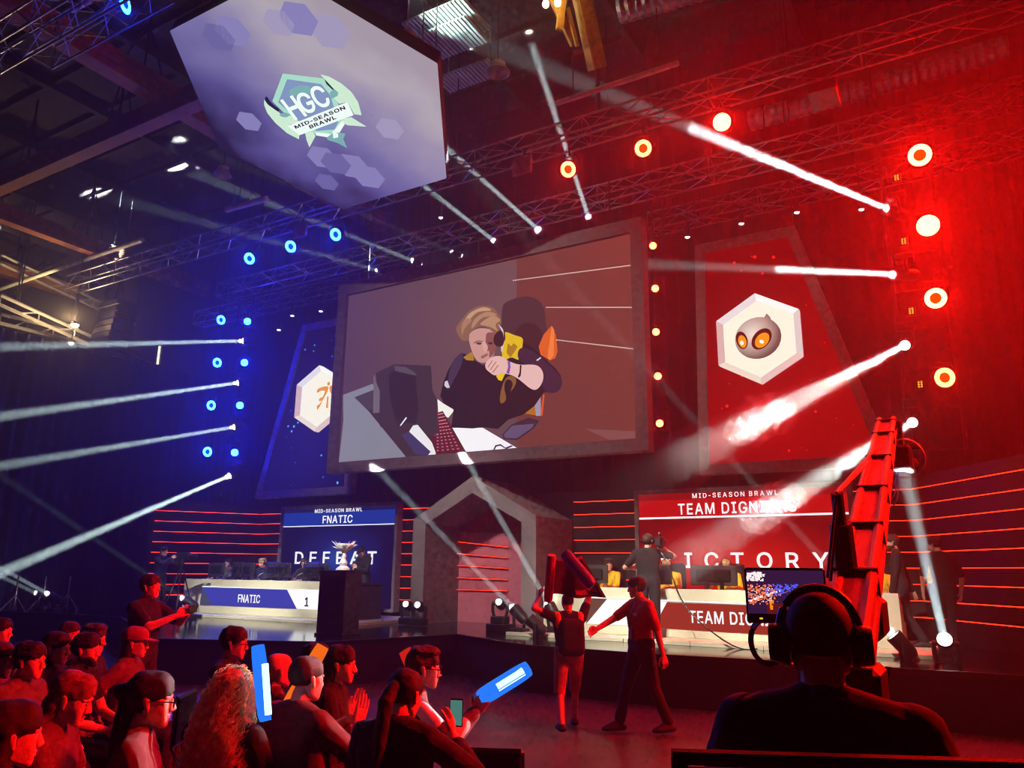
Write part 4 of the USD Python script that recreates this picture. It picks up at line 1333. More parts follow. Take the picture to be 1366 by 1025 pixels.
# small white downlights on the rear truss
for i, (px, py, Y) in enumerate(((372, 440, 15.3), (390, 421, 15.3), (428, 415, 15.3), (588, 290, 13.75), (917, 316, 15.3), (989, 298, 15.3), (1063, 283, 15.3), (1149, 279, 15.3))):
    p = at(px, py, Y)
    o = thing('downlight', f'small white downlight above the {["blue trapezoid screen, left", "blue trapezoid screen, middle", "blue trapezoid screen, right", "main screen", "gap right of the main screen", "red trapezoid screen, left", "red trapezoid screen, right", "right light tower"][i]}', 'stage light', p)
    part(o, 'can', lathe([(0, .25), (.05, .25), (.06, .2), (.06, -.01), (.05, -.01), (.05, .01), (0, .01)], 14, (0, 0, 0), (0, 0, 1)), M('black_paint'), smooth=35)
    part(o, 'lens', lathe([(0, 0.006), (.052, .0), (.052, -.012), (.03, -.03), (0, -.036)], 14, (0, 0, 0), (0, 0, 1)), M('lamp_small'), smooth=40)
    part(o, 'hanger', tube([(0, 0, .25), (0, 0, 13.96 - p[2])], .012, 5), M('black_paint'))

# front lights on the truss over the edge of the stage: they light the desks
for i, (x, tx, z, pw, ty) in enumerate(((-9.6, -15.2, 1.6, 1.1, 13.4), (-8.4, -13.4, 1.6, 1.0, 13.4), (-7.2, atz(450, 847, DECK)[0], 2.15, 1.4, atz(450, 847, DECK)[1]), (-3.6, -4.2, 1.5, 1.0, 13.3), (-2.4, -2.2, 1.5, .95, 13.3), (-4.8, -6.0, 1.5, .95, 13.3), (-8.9, -9.1, 1.9, .36, 14.5), (-7.8, -9.1, 6.0, .32, 14.0))):
    p = V3(x, 1.6, 10.6)
    o = thing('profile_spotlight', ['leftmost', 'second', 'fourth', 'seventh', 'rightmost', 'sixth', 'fifth', 'third'][i] + ' profile spotlight on the overhead bar above the audience', 'stage light', p)
    d = V3(tx, ty, z) - p; d /= np.linalg.norm(d)
    part(o, 'barrel', lathe([(0, -.3), (.09, -.3), (.11, -.1), (.075, 0), (.085, .28), (.072, .28), (.072, .24), (0, .24)], 16, (0, 0, 0), d), M('black_paint'), smooth=35)
    part(o, 'yoke', tube([(-.14, 0, 0), (-.14, 0, .2), (.14, 0, .2), (.14, 0, 0)], .015, 5), M('black_paint'))
    spot(o, 'lamp', tuple(d * .36), tuple(d * 3), (1, .95, .8), KEY * pw * 4000, (8.5, 8.5, 2.6, 8.5, 8.5, 8.5, 9, 25)[i], .05, .8)
single('lighting_bar', cat(cyl((-10.5, 1.6, 10.83), (-1.8, 1.6, 10.83), .03, n=8), tube([(-10, 1.6, 10.83), (-10, 1.6, 13.96)], .015, 5), tube([(-2, 1.6, 10.83), (-2, 1.6, 13.96)], .015, 5)), M('black_paint'), 'black overhead bar holding the profile spotlights', 'lighting bar')

# ------------------------------------------------------------------ things under the roof
def pipe(name, label, category, p, q, r, m_, ribs=0, parts_name='tube'):
    p, q = V3(*p), V3(*q)
    o = thing(name, label, category, p)
    L = np.linalg.norm(q - p)
    d = (q - p) / L
    if ribs:
        n = int(L / ribs)
        prof = [(r * (1.0 if k % 2 else .9), L * k / (2 * n)) for k in range(2 * n + 1)]
        part(o, parts_name, lathe(prof, 16, (0, 0, 0), d), M(m_))
        for t in (.12, .5, .88):
            part(o, 'hanger_strap', tube([d * L * t, d * L * t + V3(0, 0, 13.96 - p[2])], .012, 4), M('black_paint'))
    else:
        part(o, parts_name, cyl((0, 0, 0), d * L, r, n=14), M(m_), smooth=40)
        for t in (.15, .85):
            part(o, 'hanger_strap', tube([d * L * t, d * L * t + V3(0, 0, 13.96 - p[2])], .012, 4), M('black_paint'))
    return o


pipe('ventilation_duct', 'ribbed air duct running under the roof at the upper right', 'duct', atz(1000, 162, 11.6), atz(1345, 62, 11.6), .24, 'duct_metal', .16)
pipe('ventilation_duct', 'ribbed air duct at the top, right of the yellow steel post', 'duct', atz(826, 14, 12.6), atz(960, -26, 12.6), .28, 'duct_metal', .16)
pipe('fluorescent_tube', 'long unlit lamp batten above the red ring lamps', 'lamp', atz(742, 138, 11.0), atz(905, 84, 11.0), .055, 'white_paint')
pipe('fluorescent_tube', 'long thin pipe lamp at the far left over the navy drape', 'lamp', atz(-2, 386, 11.2), atz(190, 320, 11.2), .075, 'white_paint')
pipe('fluorescent_tube', 'unlit lamp batten left of the upper blue ring lamps', 'lamp', atz(302, 280, 10.8), atz(356, 265, 10.8), .075, 'white_paint')
pipe('fluorescent_tube', 'unlit lamp batten at the top left corner of the picture', 'lamp', atz(95, 13, 12.0), atz(122, -1, 12.0), .06, 'white_paint')


def vent(label, px, py, z, r):
    p = atz(px, py, z)
    o = thing('ceiling_vent', label, 'ceiling vent', p)
    part(o, 'collar', lathe([(r * .6, .2), (r * .6, .1), (r * .85, .0), (r, -.02), (r, 0), (r * .9, .03), (r * .64, .12), (r * .64, .2)], 24, (0, 0, 0), (0, 0, 1)), M('white_paint'), smooth=40)
    for k in (.28, .5, .7):
        part(o, 'ring', lathe([(r * k, .02), (r * (k + .12), -.05), (r * (k + .12), -.03), (r * k, .04), (r * k, .02)], 24, (0, 0, 0), (0, 0, 1)), M('white_paint'), smooth=40)
    part(o, 'rod', tube([(0, 0, .0), (0, 0, 13.96 - z)], .012, 4), M('black_paint'))


vent('round white ceiling vent below left of the hexagonal screen', 297, 233, 11.5, .22)
vent('round white ceiling vent right of the hexagonal screen', 664, 96, 12.0, .26)
# roof light with ribbed metal sheets, and the lamp that shines on it
for j, (pts, lab) in enumerate(((((583, 52), (628, 8), (634, 26), (566, 62)), 'pale ribbed roof sheet beside the hexagonal screen'), (((564, 62), (628, 36), (620, 46), (575, 71)), 'lower pale ribbed roof sheet beside the hexagonal screen'), (((602, 103), (650, 98), (640, 108), (600, 108)), 'small ribbed roof sheet near the white ceiling vent'))):
    z = 13.2 - .3 * j
    a, b = atz(*pts[3], z), atz(*pts[1], z)
    o = thing('roof_sheet', lab, 'roof sheet', ((a[0] + b[0]) / 2, (a[1] + b[1]) / 2, z))
    lx, ly = max(.7, abs(b[0] - a[0]) * .5), (.55, .45, .3)[j]
    n = int(lx * 2 / .09)
    for k in range(n):
        x = -lx + 2 * lx * k / n
        part(o, 'rib', box((x, -ly, 0), (x + .055, ly, .05)), M('sheet_metal'))
    part(o, 'sheet', box((-lx, -ly, .045), (lx, ly, .055)), M('sheet_metal'))
    for sx in (-1, 1):
        part(o, 'rod', tube([(sx * lx * .8, 0, .05), (sx * lx * .8, 0, 13.96 - z)], .012, 4), M('white_paint'))
p = atz(545, 48, 12.4)
o = thing('work_lamp', 'white work lamp shining on the pale roof sheets', 'lamp', p)
part(o, 'reflector', lathe([(0, .0), (.09, .0), (.16, .12), (.15, .12), (.08, .01), (0, .01)], 16, (0, 0, -.06), (.3, .2, .9)), M('white_paint'), smooth=40)
part(o, 'rod', tube([(0, 0, -.06), (-.05, 0, .6), (0, 0, 13.96 - p[2])], .012, 4), M('white_paint'))
spot(o, 'lamp', (0.05, .03, .1), (1.6, .3, 1.6), (.8, 1, .92), 120, 60, .04, .5)
# yellow steel post with cross bracing at the top, lit by two bulbs
a, b = far(775, -10, 15.5), far(797, 92, 16.0)
o = thing('roof_post', 'yellow steel lattice post at the top of the picture', 'roof post', (a + b) / 2)
c = (a + b) / 2
part(o, 'column', tube([a - c, b - c], .21, 4), M('yellow_steel'))
a2, b2 = far(733, -12, 15.3), far(766, 60, 15.8)
part(o, 'strut', tube([a2 - c, b2 - c], .1, 4), M('yellow_steel'))
part(o, 'strut', tube([far(746, 40, 15.4) - c, far(752, -10, 15.3) - c], .09, 4), M('yellow_steel'))
part(o, 'strut', tube([far(757, 10, 15.4) - c, far(770, 62, 15.7) - c], .05, 4), M('yellow_steel'))
part(o, 'strut', tube([b - c, b - c + V3(0, 0, -1.2)], .05, 4), M('black_paint'))
glow('bulb_warm', (1, .74, .3), 30.0)
for i, (px, py) in enumerate(((744, 2), (728, 4))):
    p = far(px, py, 15.0)
    o = thing('bulb', ['warm bulb by the yellow lattice post, the right one', 'warm bulb by the yellow lattice post, the left one'][i], 'lamp', p)
    part(o, 'glass', lathe([(0, -.1), (.05, -.08), (.07, -.02), (.04, .05), (.02, .08), (0, .08)], 14), M('bulb_warm'), smooth=50)
    part(o, 'socket', cyl((0, 0, .07), (0, 0, .2), .03, n=10), M('black_paint'))
    part(o, 'cord', tube([(0, 0, .2), (0, 0, 13.96 - p[2])], .01, 4), M('black_paint'))
p = far(744, 6, 15.0)
# the far left of the hall: work lights on the gallery
for i, (px, py, d_) in enumerate(((100, 433, 24.0), (95, 458, 24.0), (136, 441, 24.0))):
    p = far(px, py, d_)
    o = thing('gallery_lamp', f'small warm gallery lamp at the far left of the hall, the {["brightest", "lower", "right"][i]} one', 'lamp', p)
    part(o, 'shade', lathe([(0, .1), (.08, .1), (.14, 0), (.12, 0), (.06, .08), (0, .08)], 12), M('black_paint'))
    part(o, 'bulb', trimesh.creation.icosphere(1, (.12, .07, .06)[i]), M('bulb_warm'), smooth=True)
    part(o, 'rod', tube([(0, 0, .1), (0, 0, 13.96 - p[2])], .015, 4), M('black_paint'))
    if i == 0:
        spot(o, 'lamp', (0.3, -.25, .05), (8, -8, 3.5), (1, .62, .28), 90, 75, .1, .6)
        spot(o, 'lamp', (-.3, 0, .05), (-8, -1, 0), (1, .7, .3), 420, 70, .1, .6)
p, q = atx(213, 462, -22.4), atx(210, 486, -22.4)
glow('doorway_light', (1, .86, .5), 1.6)
o = thing('strip_lamp', 'upright warm strip lamp at the end of the navy drape', 'lamp', p)
part(o, 'tube', cyl((0, 0, 0), q - p, .035, n=8), M('doorway_light'))
part(o, 'backing', box((-.24, .03, (q - p)[2]), (.1, .07, .05)), M('black_paint'))
# gallery girders at the far left
for i, (p0, p1, lab) in enumerate((((0, 400), (205, 492), 'upper steel girder of the gallery at the far left'), ((0, 425), (150, 462), 'lower steel girder of the gallery at the far left'), ((0, 345), (180, 430), 'thin roof girder over the gallery at the far left'))):
    a, b = atx(*p0, -25 - i), atx(*p1, -25 - i)
    o = thing('gallery_girder', lab, 'girder', a)
    d = b - a
    part(o, 'top_flange', tube([V3(0, 0, .15), d + V3(0, 0, .15)], .06, 4), M('steel'))
    part(o, 'bottom_flange', tube([V3(0, 0, -.15), d + V3(0, 0, -.15)], .06, 4), M('steel'))
    n = 9
    for k in range(n + 1):
        part(o, 'post', tube([d * k / n + V3(0, 0, -.15), d * min(n, k + (k % 2)) / n + V3(0, 0, .15)], .025, 4), M('steel'))
    for k in (0.1, .6, 1):
        part(o, 'hanger', tube([d * k + V3(0, 0, .15), d * k + V3(0, 0, 13.96 - a[2] - d[2] * k)], .02, 4), M('black_paint'))


def speaker_array(label, px0, py0, px1, py1, Y, n, hw=.62):
    a, b = at(px0, py0, Y), at(px1, py1, Y)
    o = thing('line_array_speaker', label, 'loudspeaker', a)
    h = (a[2] - b[2]) / n
    for k in range(n):
        sway = .035 * k * k / n
        part(o, 'cabinet', box((-hw, -.3 - sway, -h * (k + 1) + .012), (hw, .35 - sway, -h * k - .012), .02), M('plastic_black'))
        part(o, 'grille', box((-hw + .06, -.315 - sway, -h * (k + .9)), (hw - .06, -.295 - sway, -h * (k + .1)), .004), M('black_paint'))
    for s in (-1, 1):
        part(o, 'chain', tube([(s * hw * .6, 0, 0), (0, 0, .8), (0, 0, 13.96 - a[2])], .018, 5), M('black_paint'))


speaker_array('tall black line array speaker hung at the left over the navy drape', 158, 404, 160, 472, 13.4, 8, .5)
speaker_array('dark line array speaker hung right of the truss lamps at upper right', 1097, 92, 1095, 142, 13.2, 7, .24)
for (px, py, lab) in ((697, 221, 'square unlit panel lamp on the truss right of the hexagonal screen'), (401, 307, 'square unlit panel lamp on the truss left of the main screen')):
    p = at(px, py, TA[0] - .35)
    o = thing('panel_lamp', lab, 'lamp', p)
    part(o, 'panel', box((-.22, -.04, -.2), (.22, .02, .2), .02), M('set_grey'))
    part(o, 'bracket', tube([(0, .02, .1), (0, .1, TA[1] - .2 - p[2])], .02, 5), M('black_paint'))
# ------------------------------------------------------------------ people: cloth and skin
mat('skin', S(208, 160, 136), .55); mat('skin_dark', S(150, 104, 82), .55)
mat('eye_white', S(230, 228, 222), .3); mat('eye_dark', S(30, 22, 18), .2)
mat('hair_brown', S(58, 40, 28), .75, noise=(60, .3)); mat('hair_dark', S(26, 20, 18), .75, noise=(60, .3)); mat('hair_blond', S(190, 150, 92), .5, noise=(40, .3)); mat('hair_red', S(120, 62, 36), .75, noise=(60, .3))
mat('cloth_black', S(28, 27, 30), .92, noise=(8, .2)); mat('cloth_grey', S(92, 84, 84), .92, noise=(8, .15)); mat('cloth_navy', S(34, 36, 58), .92, noise=(8, .2)); mat('cloth_red', S(176, 30, 24), .85, noise=(8, .12))
mat('cloth_maroon', S(92, 34, 36), .92, noise=(8, .2)); mat('cloth_yellow', S(230, 180, 24), .8, noise=(8, .1)); mat('cloth_tan', S(158, 112, 88), .9, noise=(8, .12)); mat('cloth_violet', S(84, 70, 108), .92, noise=(8, .15))
mat('cloth_white', S(226, 228, 230), .7); mat('cloth_orange', S(214, 100, 30), .8); mat('trousers_dark', S(36, 34, 40), .92, noise=(8, .2)); mat('jeans', S(50, 56, 78), .92, noise=(20, .2)); mat('shoe_black', S(22, 20, 22), .6)
mat('cap_maroon', S(140, 36, 34), .85); mat('chrome', S(200, 200, 205), .2, metal=1.0); mat('vinyl_black', S(24, 24, 28), .35)

# ------------------------------------------------------------------ desks
glow('panel_blue', S(62, 66, 170), 1.0); glow('panel_red', S(156, 50, 38), 1.0); glow('panel_white', S(255, 255, 255), 1.05); glow('panel_slate', S(80, 84, 110), .8); glow('panel_brown', S(112, 74, 62), .9)
glow('digit_black', S(30, 30, 40), .6)
DZ = DECK + .06


def team_desk(label, x0, x1, mirror):
    o = thing('team_desk', label, 'desk', (0, 0, 0))
    top = 1.8 - .0198 * YD
    part(o, 'front', box((x0, YD, DZ), (x1, YD + .05, top), .006), M('desk_cream'))
    part(o, 'worktop', box((x0, YD + .03, top - .1), (x1, YD + .85, top - .06), .006), M('desk_cream'))
    part(o, 'side_panel', box((x0, YD + .05, DZ), (x0 + .05, YD + .85, top - .02), .006), M('desk_cream' if mirror else 'desk_cream'))
    part(o, 'side_panel', box((x1 - .05, YD + .05, DZ), (x1, YD + .85, top - .02), .006), M('desk_cream' if mirror else 'desk_dark'))
    part(o, 'plinth', box((x0 + .05, YD + .06, DZ), (x1 - .05, YD + .1, DZ + .1)), M('desk_dark'))
    return o, top


Yp = YD - .002
dl, dtop = team_desk('long cream team desk with blue panel and score 1', -17.27, -11.56, False)
dr, dtop = team_desk('long cream team desk with red panel on the right side', -7.0, -1.0, True)
row(dl, 'name_panel', Yp, [(271, 783.2), (383, 787), (396, 812.6), (267.6, 807)], 'panel_blue', .012)
row(dl, 'panel_corner', Yp, [(271, 783.2), (283, 807.6), (267.6, 807)], 'panel_slate', .012, .012)
row(dl, 'score_panel', Yp, [(383.4, 787), (436, 788.6), (434, 814.4), (396.4, 812.6)], 'panel_white', .012)
row(dl, 'panel_rule', Yp, [(270.5, 782), (436, 787.4), (436, 788.8), (270.5, 783.4)], 'ink_white', .016)
write(dl, 'lettering', 'FNATIC', Yp, 318.5, 793.4, 347.8, 804.6, gap=.12, lift=.02)
write(dl, 'lettering', '1', Yp, 407.6, 797.2, 412.6, 809.4, 'digit_black', lift=.02)
row(dr, 'name_panel', Yp, [(890, 804), (1100, 812), (1092, 851), (872, 837.5)], 'panel_red', .012)
row(dr, 'score_panel', Yp, [(810, 799.5), (890, 803), (872, 837), (782.6, 832.2)], 'panel_white', .012)
row(dr, 'panel_corner', Yp, [(783, 798), (810, 799.5), (782.6, 832.2)], 'panel_brown', .014)
row(dr, 'panel_rule', Yp, [(783, 796.6), (1100, 808.6), (1100, 811.5), (783, 798)], 'ink_white', .016)
write(dr, 'lettering', 'TEAM DIGNITAS', Yp, 919.7, 817, 1066, 834.5, gap=.16, lift=.02)


# ------------------------------------------------------------------ monitors and microphones on the desks
def monitor_proto():
    o = thing('monitor', 'x', 'monitor', (0, 0, 0))
    part(o, 'casing', box((-.27, -.012, .12), (.27, .03, .46), .012), M('plastic_grey'))
    part(o, 'back_bulge', hull_box((-.17, -.055, .19), (.17, -.012, .39)), M('plastic_black'))
    part(o, 'stand', box((-.035, -.05, .01), (.035, -.02, .25), .008), M('plastic_black'))
    part(o, 'foot', box((-.12, -.11, 0), (.12, .1, .014), .005), M('plastic_black'))
    return o


def hull_box(lo, hi):
    return box(lo, hi, .02)


mat('plastic_grey', S(44, 42, 44), .5)
DT = dtop - .06
mons = [(185, 768, 8, 'left end of the blue desk, first of a pair'), (194, 768, -12, 'left end of the blue desk, second of a pair'), (288, 766, 6, 'blue desk, left of the leftmost player'), (316, 765, -14, 'blue desk, between the left and middle players'), (328, 766, 8, 'blue desk, just left of the middle player'), (364, 764, -12, 'blue desk, just right of the middle player'), (376, 763, 4, 'blue desk, large in front of the right player'), (414, 766, -6, 'blue desk, right of the right player'), (424, 767, 8, 'blue desk, at the pedestal'),
        (792, 776, 18, 'red desk, left of the leftmost player'), (878, 777, -8, 'red desk, in front of the man by the cameraman'), (943, 781, 8, 'red desk, left of a close pair'), (964, 781, -8, 'red desk, right of a close pair'), (1152, 783, 6, 'red desk, at its right end')]
m0 = None
for i, (px, py, yaw, lab) in enumerate(mons):
    x = at(px, py, YD + .38)[0]
    if i < 2:
        continue
    lab = 'black monitor seen from behind, ' + lab
    loc = (x, YD + .38, DT)
    if m0 is None:
        m0 = monitor_proto()
        m0.SetCustomDataByKey('label', lab)
        m0.SetCustomDataByKey('group', 'monitors on the team desks')
        UsdGeom.Xformable(m0).GetOrderedXformOps()[0].Set(Gf.Vec3d(*map(float, loc)))
        UsdGeom.Xformable(m0).AddRotateZOp().Set(float(yaw))
    else:
        dup(m0, loc, yaw, lab)


def chair_gaming(label, x, y):
    o = thing('gaming_chair', label, 'chair', (x, y, DZ))
    part(o, 'backrest', box((-.25, .18, .5), (.25, .28, 1.24), .05), M('vinyl_black'))
    part(o, 'seat', box((-.26, -.26, .4), (.26, .24, .5), .04), M('vinyl_black'))
    part(o, 'post', cyl((0, 0, .06), (0, 0, .4), .03, n=10), M('black_paint'))
    for k in range(5):
        a = k * 2 * math.pi / 5
        part(o, 'base_arm', tube([(0, 0, .1), (.3 * math.cos(a), .3 * math.sin(a), .05)], .025, 6), M('black_paint'))
        part(o, 'castor', trimesh.creation.icosphere(1, .03).apply_translation((.3 * math.cos(a), .3 * math.sin(a), .03)), M('black_paint'))


def player(px, py, label, top, hair, hair_mat, lean=9, yaw=180, **kw):
    p = at(px, py, YD + 1.0)
    x = p[0]
    y = YD + 1.15
    chair_gaming('dark gaming chair of the ' + label.split(' player')[0] + ' player', x, y + .0)
    return human('player', label, (x, y, DZ), yaw, pel=(0, 0, .56), lean=lean, footL=(-.12, .3, .085), footR=(.12, .3, .085), handL=(-.2, .5, DT - DZ + .05), handR=(.22, .5, DT - DZ + .05), top=top, sleeve=1.4, hair=hair, hair_mat=hair_mat, headset=True, bottom='trousers_dark', **kw)


player(302.4, 762, 'leftmost blue side player in grey jacket with dark hair, wearing a headset', 'cloth_grey', 'short', 'hair_dark', look=(8, -2, 0))
player(348.3, 762, 'middle blue side player with fair hair and headset', 'cloth_navy', 'tousled', 'hair_blond', look=(-5, 2, 0), seed=1)
player(403.5, 758, 'right blue side player with brown hair speaking into a microphone', 'cloth_black', 'tousled', 'hair_brown', lean=8, look=(30, -2, 0), glasses=True, seed=2)
player(809, 766, 'leftmost red side player in yellow and dark shirt, hand at chin', 'cloth_yellow', 'tousled', 'hair_brown', lean=6, look=(40, 0, 0), collar='cloth_black')
player(889, 764, 'second red side player in yellow shirt, next to the cameraman', 'cloth_yellow', 'short', 'hair_blond', look=(10, 8, 0), collar='cloth_black', seed=1)
player(968, 765, 'third red side player with blond hair behind two monitors', 'cloth_yellow', 'short', 'hair_blond', look=(20, 2, 0), collar='cloth_black', seed=2)
player(1168, 770, 'rightmost red side player, only the headset showing over a monitor', 'cloth_yellow', 'short', 'hair_brown', look=(10, 6, 0), collar='cloth_black')

for i, (px, lab) in enumerate(((297, 'left'), (343, 'middle'), (394, 'right'))):
    x = at(px, 770, YD + .3)[0]
    o = thing('desk_microphone', f'desk microphone on a bent arm in front of the {lab} blue side player', 'microphone', (x, YD + .25, DT))
    part(o, 'arm', tube(spline([(0, .1, 0), (0.02, .05, .12), (.1, .25, .24)], 8), .012, 5), M('steel'))
    part(o, 'capsule', cyl((.08, .2, .23), (.14, .34, .28), .028, .035, 10), M('plastic_black'))
    part(o, 'foot', cyl((0, .1, 0), (0, .1, .02), .06, n=12), M('plastic_black'))

# ------------------------------------------------------------------ pedestal and trophy
mat('pedestal_dark', S(34, 26, 32), .35)
c = atz(450, 847, DECK)
o = thing('pedestal', 'tall black pedestal with the trophy on the front of the stage', 'pedestal', (c[0], c[1], DECK), 10)
part(o, 'column', box((-.27, -.27, .04), (.27, .27, 1.08), .012), M('pedestal_dark'))
part(o, 'top_plate', box((-.29, -.29, 1.08), (.29, .29, 1.11), .006), M('black_paint'))
part(o, 'foot_plate', box((-.29, -.29, 0), (.29, .29, .04), .006), M('black_paint'))
mat('trophy_silver', S(225, 225, 230), .32, metal=.15, bump=(26, .02))
o = thing('trophy', 'silver trophy with spiky crystal bowl on the black pedestal', 'trophy', (c[0] + .04, c[1], DECK + 1.11))
part(o, 'base', lathe([(0, 0), (.13, 0), (.13, .02), (.1, .05), (.06, .08), (0, .08)], 16), M('trophy_silver'), smooth=30)
part(o, 'stem', lathe([(.06, .08), (.075, .13), (.04, .2), (.05, .26), (.035, .3), (.06, .34)], 9), M('trophy_silver'))
part(o, 'bowl', lathe([(.0, .33), (.07, .34), (.13, .38), (.16, .45), (.14, .47), (.05, .43), (0, .43)], 11), M('trophy_silver'))
rng = np.random.default_rng(3)
for k in range(26):
    a, e_ = rng.random() * 6.283, rng.random()
    d = V3(math.cos(a), math.sin(a), .2 + e_)
    d /= np.linalg.norm(d)
    b = V3(math.cos(a) * .11, math.sin(a) * .11, .38 + .06 * e_)
    part(o, 'crystal', cyl(b, b + d * (.08 + .08 * rng.random()), .022, .002, 5), M('trophy_silver'))

# ------------------------------------------------------------------ people on the stage
p = at(488, 760, 14.4)
human('presenter', 'person in black cap and dark orange-marked jacket behind the trophy pedestal', (p[0], 14.35, DZ), 175, h=1.66, lean=6, look=(6, 22, 0), cap='cloth_black', hair='short', hair_mat='hair_dark', top='cloth_black', sleeve=1.9, collar='cloth_orange', handL=(-.06, .3, 1.12), handR=(.08, .28, 1.08), bottom='trousers_dark')

# stage cameraman, back turned, camera on the right shoulder
g = atz(864, 876, DECK)
p = at(864, 760, 12.75)
o, q = human('camera_operator', 'cameraman in black T-shirt seen from behind at the red desk', (p[0], 12.75, DECK), 12, h=1.82, look=(-14, -4, 4), handR=(.22, .16, 1.56), handL=(-.3, .22, 1.2), top='cloth_black', sleeve=.75, hair='short', hair_mat='hair_brown', headset=True, bottom='trousers_dark', poleR=(.7, -.1, -.7))


def video_camera(label, loc, rz):
    o = thing('video_camera', label, 'camera', loc, rz)
    part(o, 'body', box((-.06, -.2, -.07), (.06, .16, .1), .015), M('plastic_black'))
    part(o, 'lens', lathe([(0, 0), (.045, 0), (.05, .12), (.06, .16), (.06, .26), (.05, .26), (.04, .2), (0, .2)], 14, (0, .16, .02), (0, 1, 0)), M('plastic_black'), smooth=35)
    part(o, 'viewfinder', box((-.16, 0, .02), (-.06, .1, .09), .012), M('plastic_black'))
    part(o, 'battery', box((-.05, -.28, -.06), (.05, -.2, .08), .012), M('black_paint'))
    part(o, 'handle', tube([(0, -.1, .1), (0, -.08, .16), (0, .1, .16), (0, .13, .1)], .014, 6), M('plastic_black'))
    part(o, 'shoulder_pad', box((-.05, -.15, -.1), (.05, .05, -.07), .01), M('plastic_black'))


video_camera('black shoulder camera carried by the cameraman at the red desk', (p[0] + .2, 12.84, DECK + 1.62), 12)
# cable trailing from that camera to the operator's monitor stand
pa = [V3(p[0] + .22, 12.6, DECK + 1.55), at(897, 770, 12.5), at(912, 805, 12.45), at(952, 845, 12.4), at(985, 862, 12.45)]
pa[-1][2] = DECK + .02
g2 = atz(1010, 866, DECK + .02)
single('cable', tube(spline(pa + [V3(*g2)], 40), .011, 5), M('plastic_black'), 'black cable trailing from the shoulder camera across the stage', 'cable')
single('cable', tube(spline([V3(*atz(880, 853.5, DECK + .015)), V3(*atz(930, 856, DECK + .015)), V3(*atz(1000, 861, DECK + .015)), V3(*atz(1130, 862, DECK + .015))], 30), .01, 5), M('plastic_black'), 'thin black cable lying along the foot of the red desk', 'cable')

# two men walking off at the right
p = atz(1211, 869, DECK)
o, q = human('walking_man', 'bearded man in black walking left in front of the red LED strips', (p[0], p[1], DECK), 95, h=1.8, beard=True, hair='short', hair_mat='hair_brown', top='cloth_black', sleeve=1.95, bottom='trousers_dark', footL=(-.1, .3, .1), footR=(.1, -.26, .14), handL=(-.22, .14, .86), handR=(.24, -.16, .88), lean=3)
p = atz(1268, 872, DECK)
o, q = human('walking_man', 'man in dark and yellow team shirt walking away at the right end of the stage', (p[0], p[1], DECK), 20, h=1.76, hair='short', hair_mat='hair_dark', top='cloth_black', sleeve=.9, bottom='trousers_dark', footL=(-.1, -.14, .1), footR=(.1, .16, .085), look=(40, 10, 0))
kk = q['k']
part(o, 'side_panel', soften(union([hull(sp(q['P'] + V3(-.165, .02, .08), (.03, .1, .05)), sp(q['P'] + V3(-.19, .02, .34), (.03, .09, .05)))]), .03, 3), M('cloth_yellow'), smooth=50)
p = atz(1345, 868, DECK)
human('bystander', 'barely lit person standing at the right edge of the stage', (p[0], p[1] + .6, DECK), 80, h=1.75, hair='short', hair_mat='hair_dark', top='cloth_black', sleeve=1.9, bottom='trousers_dark')

# left cameraman with tripod, behind the left end of the desk
p = at(214, 760, 12.0)
human('camera_operator', 'cameraman in blue light filming at the left end of the stage', (p[0], 12.0, DECK), -70, h=1.66, hair='short', hair_mat='hair_dark', top='cloth_navy', sleeve=1.9, bottom='trousers_dark', handL=(-.14, .34, 1.36), handR=(.14, .36, 1.34), look=(0, 4, 0))
x_, y_ = p[0] + .5, 12.0 + .2
o = thing('video_camera_on_tripod', 'camera on a tripod used by the cameraman at the left end of the stage', 'camera', (x_, y_, DECK), -70)
part(o, 'body', box((-.06, -.16, 1.32), (.06, .16, 1.48), .015), M('plastic_black'))
part(o, 'lens', cyl((0, .16, 1.4), (0, .36, 1.4), .05, .06, 12), M('plastic_black'))
part(o, 'head', cyl((0, 0, 1.2), (0, 0, 1.32), .05, n=10), M('black_paint'))
for k in range(3):
    a = k * 2.094 + .5
    part(o, 'leg', tube([(0, 0, 1.2), (.42 * math.cos(a), .42 * math.sin(a), .015)], .018, 6), M('black_paint'))

# light stands by the drape
for i, (px, top_, bot) in enumerate(((20, 766, 800), (57, 769, 803), (89, 769, 806))):
    p = at(px, bot, (10.95, 11.9, 12.3)[i])
    h_ = at(px, top_, p[1])[2] - DECK
    o = thing('light_stand', f'{["left", "middle", "right"][i]} thin tripod stand in front of the navy drape', 'stand', (p[0], p[1], DECK))
    part(o, 'pole', cyl((0, 0, .08), (0, 0, h_), .018, n=8), M('steel'))
    for k in range(3):
        a = k * 2.094 + .4
        part(o, 'leg', tube([(0, 0, .42), (.34 * math.cos(a), .34 * math.sin(a), .01)], .014, 5), M('steel'))
# ------------------------------------------------------------------ chairs of the audience
def audience_chair():
    o = thing('stacking_chair', 'x', 'chair')
    part(o, 'seat', box((-.22, -.21, .42), (.22, .22, .47), .02), M('vinyl_black'))
    part(o, 'backrest', box((-.22, -.28, .56), (.22, -.24, .9), .02), M('vinyl_black'))
    for s in (-1, 1):
        part(o, 'frame', tube([(s * .2, .2, .01), (s * .2, .18, .43), (s * .2, -.2, .43), (s * .2, -.27, .55), (s * .2, -.275, .86)], .012, 6), M('chrome'))
        part(o, 'rear_leg', tube([(s * .2, -.26, .01), (s * .2, -.18, .43)], .012, 6), M('chrome'))
    return o


chair_proto = [None]


